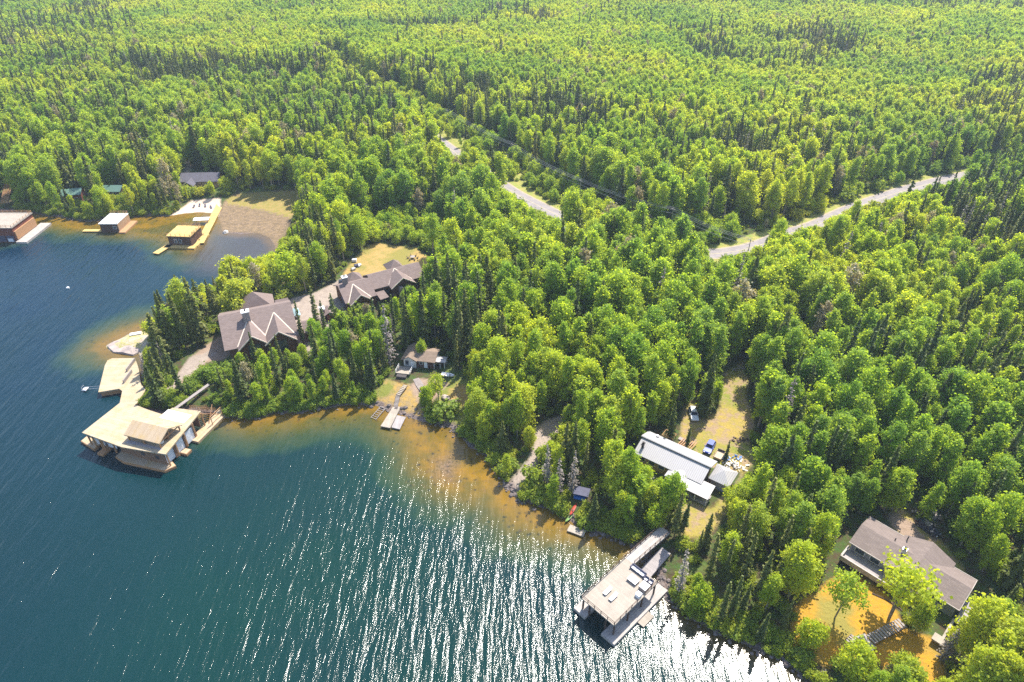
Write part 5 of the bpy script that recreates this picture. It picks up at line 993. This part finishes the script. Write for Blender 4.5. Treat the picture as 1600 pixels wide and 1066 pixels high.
# what the woods leave open, in the photograph's own outline: water, yards, roofs, road
KEEP = [
 [(-60,333),(55,336),(75,338),(100,341),(130,345),(165,343),(205,340),(262,338),(285,330),(300,322),(345,313),(370,309),(440,305),(462,308),(465,322),(452,345),(447,365),(436,382),(424,393),(405,404),
  (380,401),(357,402),(344,418),(331,431),(306,436),(297,438),(272,431),(262,455),(244,452),(226,455),(229,494),(232,516),(232,540),(214,565),(222,600),(230,612),(212,632),(235,645),(250,650),(262,640),(290,636),(305,640),
  (330,648),(360,652),(400,656),(430,645),(470,648),(500,638),(570,633),(590,637),(600,642),(645,655),(665,662),(700,668),(715,680),(722,705),(735,712),(760,715),(775,738),(790,757),(800,775),(815,788),
  (832,790),(880,812),(925,838),(955,845),(980,853),(1019,832),(1040,832),(1030,850),(1000,868),(985,882),(1022,897),(1042,925),(1060,955),(1088,985),(1120,988),(1150,1003),(1200,1026),(1245,1052),(1260,1090),(-60,1090)],
 [(340,494),(365,487),(382,470),(396,455),(410,460),(422,475),(456,471),(458,500),(455,520),(458,545),(438,540),(420,520),(400,520),(385,535),(367,553),(350,528)],
 [(270,570),(296,550),(340,520),(368,553),(350,560),(315,572),(290,590)],
 [(533,432),(537,420),(552,402),(575,380),(587,376),(650,384),(655,392),(666,396),(675,414),(658,418),(654,440),(640,440),(610,450),(606,470),(580,470),(560,474),(540,482),(530,470),(500,478),(470,470),(455,468),(500,456),(528,441)],
 [(622,582),(630,558),(645,546),(686,550),(700,556),(712,585),(690,592),(655,594),(640,620),(650,648),(600,642),(586,640),(590,606),(612,590)],
 [(692,600),(730,598),(722,625),(718,648),(700,632)],
 [(792,755),(808,742),(830,712),(838,690),(836,680),(852,668),(880,656),(884,664),(860,684),(845,706),(833,736),(815,758),(804,772)],
 [(990,708),(1012,670),(1050,684),(1068,675),(1075,640),(1083,628),(1095,635),(1098,655),(1132,640),(1130,582),(1158,566),(1158,600),(1152,640),(1160,660),(1155,690),(1166,720),(1160,745),(1145,775),(1112,783),(1102,825),(1080,822),(1085,797),(1105,783),(1085,762),(1048,738)],
 [(1360,806),(1398,792),(1430,812),(1470,838),(1505,890),(1524,908),(1518,925),(1509,950),(1490,975),(1496,952),(1462,930),(1440,905),(1400,920),(1340,882),(1366,866)],
 [(1318,912),(1340,900),(1370,925),(1392,965),(1410,985),(1440,1000),(1470,1005),(1455,1040),(1400,1030),(1370,1000),(1345,1012),(1320,1008),(1305,985),(1285,970)],
 [(1245,930),(1290,930),(1295,962),(1245,985)],
 [(1100,386),(1160,376),(1195,367),(1198,380),(1160,395),(1106,403)],
 [(1225,362),(1240,352),(1330,317),(1400,294),(1460,278),(1515,268),(1505,276),(1462,284),(1440,294),(1395,302),(1340,322),(1310,334),(1280,350),(1245,362)],
 [(692,221),(706,222),(716,240),(706,244)], [(775,278),(800,288),(846,316),(878,334),(876,343),(850,332),(832,328),(795,299)],
 [(281,289),(290,262),(344,262),(348,276),(320,282),(292,290)], [(886,815),(889,796),(900,768),(916,768),(910,784),(904,800),(896,818)], [(14,306),(24,306),(20,332),(8,332)], [(105,308),(118,296),(130,300),(128,308)], [(166,300),(172,290),(188,292),(186,302)],
]
KEEPA = [np.array(k, float) for k in KEEP]; KB = [(k[:, 0].min(), k[:, 0].max(), k[:, 1].min(), k[:, 1].max()) for k in KEEPA]
def pxy(x, y, z):
    zc = y * CP - (z - CAM_H) * SP; up = y * SP + (z - CAM_H) * CP
    zc = np.maximum(zc, 5); return 800 + FPX * x / zc, 533 - FPX * up / zc
def blocked(x, y, z, h, r, lo=.15):
    """whether trees of height h and crown radius r would stand in front of what is open in the photograph"""
    bad = np.zeros(len(x), bool)
    for f, rf in ((lo, .7), (.4, 1), (.6, .9), (.8, .65), (1.0, 0)):
        for sgn in ((-1, 0, 1) if rf else (0,)):
            u, v = pxy(x + sgn * r * rf, y, z + h * f); Q = np.stack([u, v], 1)
            for k, (a, b, c_, d) in zip(KEEPA, KB):
                s_ = (u > a) & (u < b) & (v > c_) & (v < d) & ~bad
                if s_.any(): ii = np.where(s_)[0]; bad[ii[inside(Q[ii], k)]] = True
    return bad
# candidate places over the whole wood
step = 3.9
gx, gy = np.meshgrid(np.arange(-1050, 1050, step), np.arange(44, 1090, step * .92), indexing='ij')
C_ = np.stack([gx.ravel() + RNG.uniform(-1.9, 1.9, gx.size), gy.ravel() + RNG.uniform(-1.8, 1.8, gx.size)], 1)
C_ = C_[np.abs(C_[:, 0]) < 150 + C_[:, 1] * .80]
ds = sdf(C_, LAND); C_ = C_[ds > .6]; ds = ds[ds > .6]
ok = np.ones(len(C_), bool)
for poly in (LAWN, LAWN2, LAWN3, ORANGE, ORANGE2, ORANGE3, GRAVEL, TRACK, DRIVE, PATIO, DRIVEB, DRIVEX, MARSH, BEACH, ROCKPT): ok &= sdf(C_, poly) < -.3
for e_ in FOOT: ok &= sdf(C_, e_) < -1.2
rd = pdist(C_, ROAD, False); ok &= rd > 6.0
hp = np.array([tipped(a[1], a[2], a[3]) for a in HERO])
for p in hp: ok &= ((C_ - p) ** 2).sum(1) > 2.0 ** 2
C_, ds, rd = C_[ok], ds[ok], rd[ok]; zz = height(C_, ds); PXc, PYc = pxy(C_[:, 0], C_[:, 1], zz + 8)
# share of conifers by place
frac = np.clip((vnoise(C_, 34, 5) - .50) * 1.9 + .16, .06, .85)
# the open woods: conifers in bands
def zone(poly, val, soft=18):
    global frac
    d = sdf(np.stack([PXc, PYc], 1), np.array(poly, float)); k = np.clip(d / soft + .5, 0, 1); frac = frac * (1 - k) + val * k
far = np.clip((C_[:, 1] - 260) / 120, 0, 1); frac = frac * (1 - far) + far * np.clip((.62 * vnoise(C_, 75, 21) + .38 * vnoise(C_, 28, 22) - .60) * 5 + .05, .03, .85)
zone([(430,290),(470,300),(545,400),(560,440),(520,450),(440,400),(470,330)], .75); zone([(330,130),(520,100),(620,170),(640,240),(560,250),(460,240),(360,200)], .5); zone([(600,100),(720,130),(800,230),(760,260),(650,190)], .62)
zone([(400,440),(600,500),(600,640),(350,640),(330,560)], .42); zone([(690,440),(770,450),(790,560),(700,560)], .6); zone([(1040,740),(1230,760),(1240,1000),(1080,990),(1030,860)], .55)
zone([(850,690),(980,700),(960,840),(840,800)], .5); zone([(1080,300),(1200,290),(1180,400),(1060,400)], .45); zone([(0,0),(190,0),(190,230),(0,230)], .40, 60); zone([(1000,0),(1600,0),(1600,22),(1000,14)], .45, 14)
zone([(930,520),(1050,470),(1060,640),(960,640)], .3); zone([(850,350),(1100,400),(1250,520),(1600,700),(1600,1000),(1200,780),(900,560)], .10); zone([(1480,780),(1600,740),(1600,1000),(1540,1000)], .3)
zone([(1430,180),(1600,170),(1600,250),(1500,262)], .45); zone([(60,200),(500,240),(440,300),(20,320)], .30)
isc = RNG.random(len(C_)) < frac
dens = np.where(isc, 1.0, np.where(C_[:, 1] > 300, .96, .86)); dens = dens * np.where(sdf(C_, CORR) > 0, .55, 1) * np.where((rd < 30) & (vnoise(C_, 11, 8) > .5), .7, 1)
ok = RNG.random(len(C_)) < dens; C_, ds, rd, zz, PXc, PYc, isc = [a[ok] for a in (C_, ds, rd, zz, PXc, PYc, isc)]
NT = len(C_); kind = np.empty(NT, object); rr = RNG.random(NT)
kind[~isc] = 'leafy'; kind[(~isc) & (rr < .04)] = 'round'; kind[(~isc) & (rr > .965) & (vnoise(C_, 60, 12) > .4)] = 'pale'; kind[isc] = 'spruce'; kind[isc & (rr < .42)] = 'slim'; kind[isc & (rr > .86)] = 'broad'; kind[isc & (rr > .955)] = 'dead'
hh = np.where(isc, RNG.uniform(11, 21, NT), RNG.uniform(10.5, 19, NT)) * (.82 + .36 * vnoise(C_, 45, 6))
farx = np.clip((C_[:, 1] - 300) / 100, 0, 1); hh = np.where(isc, hh, hh * (1 - farx) + (15.0 + .35 * (hh - 14)) * farx); hh = np.where(ds < 7, hh * .72, hh); hh = np.where((PXc > 300) & (PXc < 600) & (PYc > 500) & (PYc < 650) & ~isc, hh * .72, hh)
_o = np.argsort([p[0] for p in ROAD]); RX = np.array([p[0] for p in ROAD])[_o]; RY = np.array([p[1] for p in ROAD])[_o]
# power line strip on the far side of the road stays low
PL = [G(a, b, 5)[:2] for a, b in [(600,140),(690,196),(760,236),(830,278),(905,320),(980,362),(1050,372),(1120,366),(1170,352)]]
pl = pdist(C_, smooth(PL, 4), False); north = np.array([C_[i, 1] > np.interp(C_[i, 0], RX, RY) for i in range(NT)]); low = (pl < 9) | (sdf(C_, CORR) > 0) | ((rd < 9.5) & north) | (rd < 6.6); low |= sdf(C_, gpoly([(545,350),(600,338),(700,342),(712,400),(690,420),(676,395),(655,380),(575,376)], 4)) > 0; hh = np.where(low, hh * .38, hh); kind[low & (rr < .8)] = 'bush'
RAD = dict(pale=.16, leafy=.20, round=.38, spruce=.12, slim=.07, broad=.17, dead=.10, bush=.5)
rad = np.array([RAD[k] for k in kind]) * hh
alive = np.ones(NT, bool); 
for sc in (1.0, .62, .38, .2):
    bad = np.zeros(NT, bool); ii = np.where(alive)[0] if sc == 1.0 else redo
    b_ = blocked(C_[ii, 0], C_[ii, 1], zz[ii], hh[ii] * sc, rad[ii] * sc); good = ii[~b_]; hh[good] *= sc; rad[good] *= sc; redo = ii[b_]
    if sc == .38: kind[good] = np.where(RNG.random(len(good)) < .75, 'bush', kind[good])
    if sc == .2: kind[good] = 'bush'
alive[redo] = False
kind[(kind == 'bush') & (hh > 4.5)] = 'round'; hh[kind == 'round'] = np.minimum(hh[kind == 'round'], 8.5)
sel = np.where(alive)[0]
C_, ds, rd, zz, kind, hh, rad = C_[sel], ds[sel], rd[sel], zz[sel], kind[sel], hh[sel], rad[sel]
# which trees show largest
u, v = pxy(C_[:, 0], C_[:, 1], zz + hh * .8); depth = C_[:, 1] * CP - (zz + hh - CAM_H) * SP
vis = (u > -15) & (u < 1615) & (v > -5) & (v < 1075)
app = np.where(vis, hh * rad ** .6 / depth ** 1.2, 0)
name = np.array([NAMES[k] for k in kind]); single = np.zeros(len(kind), bool); used = {}
for a in HERO: used[NAMES[a[0]]] = used.get(NAMES[a[0]], 0) + 1
for nm in set(name):
    ii = np.where(name == nm)[0]; ii = ii[np.argsort(-app[ii])][: 292 - used.get(nm, 0)]; single[ii[app[ii] > 0]] = True
# small far ones of the rarer kinds go with the wood
ZONES = [  # pixel anchor of each stretch of wood, and words for it
 (430,600,'between the lodge and the shore'),(560,600,'on the shore west of the white cottage'),(330,560,'around the lodge patio'),(480,420,'between the marsh and the dry lawn'),(600,330,'behind the dry lawn'),
 (700,420,'behind the guest house'),(660,510,'behind the white cottage'),(760,640,'between the white cottage and the gravel ramp'),(850,600,'above the gravel ramp'),(900,750,'along the shore by the kayaks'),
 (960,620,'behind the long metal roofed house'),(1000,780,'between the metal roofed house and the lake'),(940,500,'in the woods between the cottage and the road'),(1050,560,'beside the grassy parking lane'),
 (1230,620,'east of the grassy parking lane'),(1120,860,'on the shore beside the boat dock walkway'),(1250,820,'between the grassy parking lane and the shingled house'),(1400,700,'in the woods behind the shingled house'),
 (1560,850,'beyond the shingled house drive'),(1330,1040,'below the orange lawn'),(1540,1020,'beside the shingled house steps'),(1080,460,'just below the road bend'),(1350,430,'below the straight stretch of road'),
 (1540,540,'in the woods below the far end of the road'),(860,400,'beside the road near the utility wires'),(1200,930,'on the point of shore before the orange lawn'),(150,300,'behind the cove boathouses'),(380,280,'behind the marsh'),(235,600,'beside the new plank deck'),
 (980,300,'across the road under the wires'),(1300,280,'across the road from the lake'),(400,180,'far behind the cove')]
ZA = np.array([z[:2] for z in ZONES], float)
WORD = dict(pale=('pale half bare aspen', 'pale half bare aspens'), leafy=('light green aspen', 'aspens'), round=('low round leafy tree', 'round leafy trees'), spruce=('dark green pointed spruce', 'pointed spruces'), slim=('very narrow dark spruce', 'narrow spruces'),
            broad=('broad full spruce', 'broad spruces'), dead=('grey dying spruce', 'grey dying spruces'), bush=('low green shrub', 'shrubs'), pine=('olive pine', 'pines'), birch=('thin birch', 'birches'))
LM = [(1083,650,'parked white car'),(1108,702,'dark blue car'),(1123,712,'utility trailer'),(1010,690,'upper corner of the metal roof'),(1060,740,'metal roofed house porch'),(1147,735,'pale rubble heap'),(1158,575,'top of the grassy lane'),
 (1390,810,'upper end of the shingled house'),(1448,828,'parked black car'),(1520,915,'far corner of the shingled house'),(1345,880,'shingled house deck rail'),(1350,1005,'wooden landing'),(1410,975,'top of the lawn stairs'),(1280,1040,'short water steps'),
 (1035,835,'shore end of the high dock walkway'),(1025,915,'furnished corner of the high dock'),(895,815,'kayaks'),(908,776,'blue covered shelter'),(800,765,'lake end of the gravel ramp'),(885,655,'upper end of the gravel ramp'),(845,530,'dirt track in the woods'),
 (655,560,'white cottage'),(700,584,'upturned rowing boat'),(618,650,'cottage dock'),(705,625,'two boulders'),(595,600,'tan cottage lawn'),(367,552,'lower corner of the lodge roof'),(456,500,'side gable of the lodge'),(396,456,'rear roof peak of the lodge'),(300,560,'lodge patio'),
 (325,640,'stairs of the big boathouse'),(240,640,'back edge of the big boathouse'),(212,540,'rock shelf'),(464,483,'covered boat'),(508,490,'little stone pavilion'),(545,480,'near end of the guest house'),(658,412,'far end of the guest house'),(620,425,'east gable of the guest house'),
 (645,400,'picnic table'),(575,380,'upper corner of the dry lawn'),(554,410,'covered grill'),(430,380,'marsh edge'),(465,310,'inner end of the marsh'),(348,312,'beach end of the yellow dock'),(318,285,'dark roofed house in the cove'),(178,298,'half hidden green roofed cabin'),(118,305,'brown cabin with the green roof'),
 (30,330,'maroon boathouse'),(175,340,'smallest boathouse'),(700,205,'farthest utility pole'),(800,262,'utility pole above the guest house'),(905,322,'middle utility pole'),(1046,369,'utility pole at the road bend'),(1162,398,'tall snag'),(700,230,'first glimpse of the road'),(850,325,'second opening of the road'),
 (1130,392,'road bend'),(1240,358,'start of the straight road'),(1330,324,'middle of the straight road'),(1400,298,'upper part of the straight road'),(1500,274,'far end of the visible road')]
uq = {}
for lx, ly, ph in LM:
    for k in WORD:
        ii = [i for i in np.where(single & (kind == k))[0] if i not in uq and (u[i] - lx) ** 2 + (v[i] - ly) ** 2 < 75 ** 2]
        ii.sort(key=lambda i: (u[i] - lx) ** 2 + (v[i] - ly) ** 2)
        for j, i in enumerate(ii[:3]): uq[i] = ('%s standing %s to the %s' % (WORD[k][0], ('closest', 'second closest', 'third closest')[j], ph), '%s near the %s' % (WORD[k][1], ph))
for i in np.where(single)[0]:
    if i in uq: plant(kind[i], float(C_[i, 0]), float(C_[i, 1]), float(hh[i]), *uq[i]); continue
    d = ((ZA - np.array([u[i], v[i]])) ** 2).sum(1); z = ZONES[int(d.argmin())][2]; k = kind[i]
    w_, g_ = WORD[k]
    if k in ('leafy', 'spruce'):
        big = hh[i] > 13.5; w_ = ('tall ' if big else 'short ') + w_; g_ = ('tall ' if big else 'short ') + g_
    plant(k, float(C_[i, 0]), float(C_[i, 1]), float(hh[i]), w_ + ' ' + z, g_ + ' ' + z)

# a fringe of bushes right along the banks
_L = np.array(shore_w[3:-3]); nbk = 2600; si = RNG.integers(0, len(_L) - 1, nbk); st = RNG.random(nbk)[:, None]; BK = _L[si] * (1 - st) + _L[si + 1] * st + RNG.normal(0, 1.6, (nbk, 2)) + np.array([.6, 1.2])
# the rest of the wood: one object for the leafy trees, one for the conifers, one for low growth
def wood(name, label, idx, kinds, extra=None):
    src = bpy.data.collections.new(name + '_shapes'); table = {}
    order = []
    for k in kinds:
        for j, (tm, cm) in enumerate(PROTO[k]):
            bm = bmesh.new(); bm.from_mesh(cm); nf = len(bm.faces); bm.from_mesh(tm)
            for f_ in list(bm.faces)[nf:] if False else []: pass
            bm.faces.ensure_lookup_table()
            for q in range(nf, len(bm.faces)): bm.faces[q].material_index = 1
            me = bpy.data.meshes.new('shape'); bm.to_mesh(me); bm.free(); me.materials.append(cm.materials[0]); me.materials.append(tm.materials[0])
            ob = bpy.data.objects.new('%s_%03d' % (name, len(order)), me); src.objects.link(ob); table[(k, j)] = len(order); order.append(PH[k][j])
    pos = np.column_stack([C_[idx], zz[idx] - .05]); kk = kind[idx]; h = hh[idx]
    if extra is not None: pos = np.concatenate([pos, extra[0]]); kk = np.concatenate([kk, extra[1]]); h = np.concatenate([h, extra[2]])
    n_ = len(pos); pick = np.array([table[(k, random.randrange(len(PROTO[k])))] for k in kk]); s = h / np.array(order)[pick]
    me = bpy.data.meshes.new(name); me.vertices.add(n_); me.vertices.foreach_set('co', pos.astype(np.float32).ravel())
    a = me.attributes.new('pick', 'INT', 'POINT'); a.data.foreach_set('value', pick.astype(np.int32))
    a = me.attributes.new('turn', 'FLOAT_VECTOR', 'POINT'); rot = np.column_stack([RNG.normal(0, .035, n_), RNG.normal(0, .035, n_), RNG.uniform(0, 6.28, n_)]); a.data.foreach_set('vector', rot.astype(np.float32).ravel())
    wd = RNG.uniform(.88, 1.18, n_); a = me.attributes.new('size', 'FLOAT_VECTOR', 'POINT'); a.data.foreach_set('vector', np.column_stack([s * wd, s * wd, s]).astype(np.float32).ravel())
    ob = bpy.data.objects.new(name, me); COL.objects.link(ob)
    g = bpy.data.node_groups.new(name, 'GeometryNodeTree'); g.interface.new_socket('Geometry', in_out='INPUT', socket_type='NodeSocketGeometry'); g.interface.new_socket('Geometry', in_out='OUTPUT', socket_type='NodeSocketGeometry')
    nd = g.nodes.new; gi, go = nd('NodeGroupInput'), nd('NodeGroupOutput'); ip = nd('GeometryNodeInstanceOnPoints'); ci = nd('GeometryNodeCollectionInfo')
    ci.inputs['Collection'].default_value = src; ci.inputs['Separate Children'].default_value = True; ci.inputs['Reset Children'].default_value = True
    L = g.links.new; L(gi.outputs[0], ip.inputs['Points']); L(ci.outputs[0], ip.inputs['Instance']); ip.inputs['Pick Instance'].default_value = True
    for nm, ty, so in (('pick', 'INT', 'Instance Index'), ('turn', 'FLOAT_VECTOR', 'Rotation'), ('size', 'FLOAT_VECTOR', 'Scale')):
        at = nd('GeometryNodeInputNamedAttribute'); at.data_type = ty; at.inputs[0].default_value = nm
        out = [s_ for s_ in at.outputs if s_.enabled and s_.name == 'Attribute'][0]
        if so == 'Rotation':
            er = nd('FunctionNodeEulerToRotation'); L(out, er.inputs[0]); out = er.outputs[0]
        L(out, ip.inputs[so])
    L(ip.outputs[0], go.inputs[0]); md = ob.modifiers.new('wood', 'NODES'); md.node_group = g
    return tag(ob, label, 'forest', None, 'stuff')
rest = ~single
ileaf = np.where(rest & np.isin(kind, ['leafy', 'round', 'birch', 'pale']))[0]; icon = np.where(rest & np.isin(kind, ['spruce', 'slim', 'broad', 'dead', 'pine']))[0]; ib = np.where(rest & (kind == 'bush'))[0]
# undergrowth between the near trunks and along the banks
nb_ = 15000; U = np.column_stack([RNG.uniform(-220, 190, nb_), RNG.uniform(50, 340, nb_)]); U = np.concatenate([U, BK]); dU = sdf(U, LAND); kU = (dU > .3) & (np.abs(U[:, 0]) < 40 + U[:, 1] * .85)
for poly in (LAWN, LAWN2, LAWN3, ORANGE, ORANGE2, ORANGE3, GRAVEL, TRACK, DRIVE, PATIO, DRIVEB, DRIVEX, MARSH, BEACH): kU &= sdf(U, poly) < 0
for e_ in FOOT: kU &= sdf(U, e_) < -.8
kU &= pdist(U, ROAD, False) > 6.5
U, dU = U[kU], dU[kU]; zU = height(U, dU); hU = RNG.uniform(.7, 2.2, len(U)); kU = ~blocked(U[:, 0], U[:, 1], zU, hU, hU * .5, 0)
U, zU, hU = U[kU], zU[kU], hU[kU]
wood('leafy_forest', 'leafy green trees massed together as far woodland', ileaf, ['leafy', 'round', 'pale'])
wood('spruce_forest', 'dark pointed spruces scattered through the far woodland', icon, ['spruce', 'slim', 'broad', 'dead'])
wood('undergrowth', 'low bushes growing under and between the trees', ib, ['bush'], (np.column_stack([U, zU - .05]), np.array(['bush'] * len(U), object), hU))
print('TREES', len(C_), 'single', {nm: int((single & (name[:] == nm)).sum()) for nm in set(name)}, 'leafy', len(ileaf), 'conifer', len(icon), 'low', len(ib) + len(U))

for o_ in S.objects:
    if o_.get('label') and len(o_['label'].replace('-', ' ').split()) > 16: print('LONG', o_['label'])

# ---------------------------------------------------------------- the air
m, t, o = mat('haze_air'); n = N(t); pv = n.n('ShaderNodeVolumePrincipled'); pv.inputs['Color'].default_value = (.68, .82, 1, 1); pv.inputs['Density'].default_value = HAZE; pv.inputs['Anisotropy'].default_value = .2
n.l(pv.outputs[0], o.inputs['Volume']); M['haze_air'] = m
hz_ = MB().box(-7600, 7600, -1100, 9500, -6.5, 150).build('haze', 'haze_air'); hz_['kind'] = 'stuff'; hz_['label'] = 'thin summer haze over the lake and woods'; hz_['category'] = 'haze'
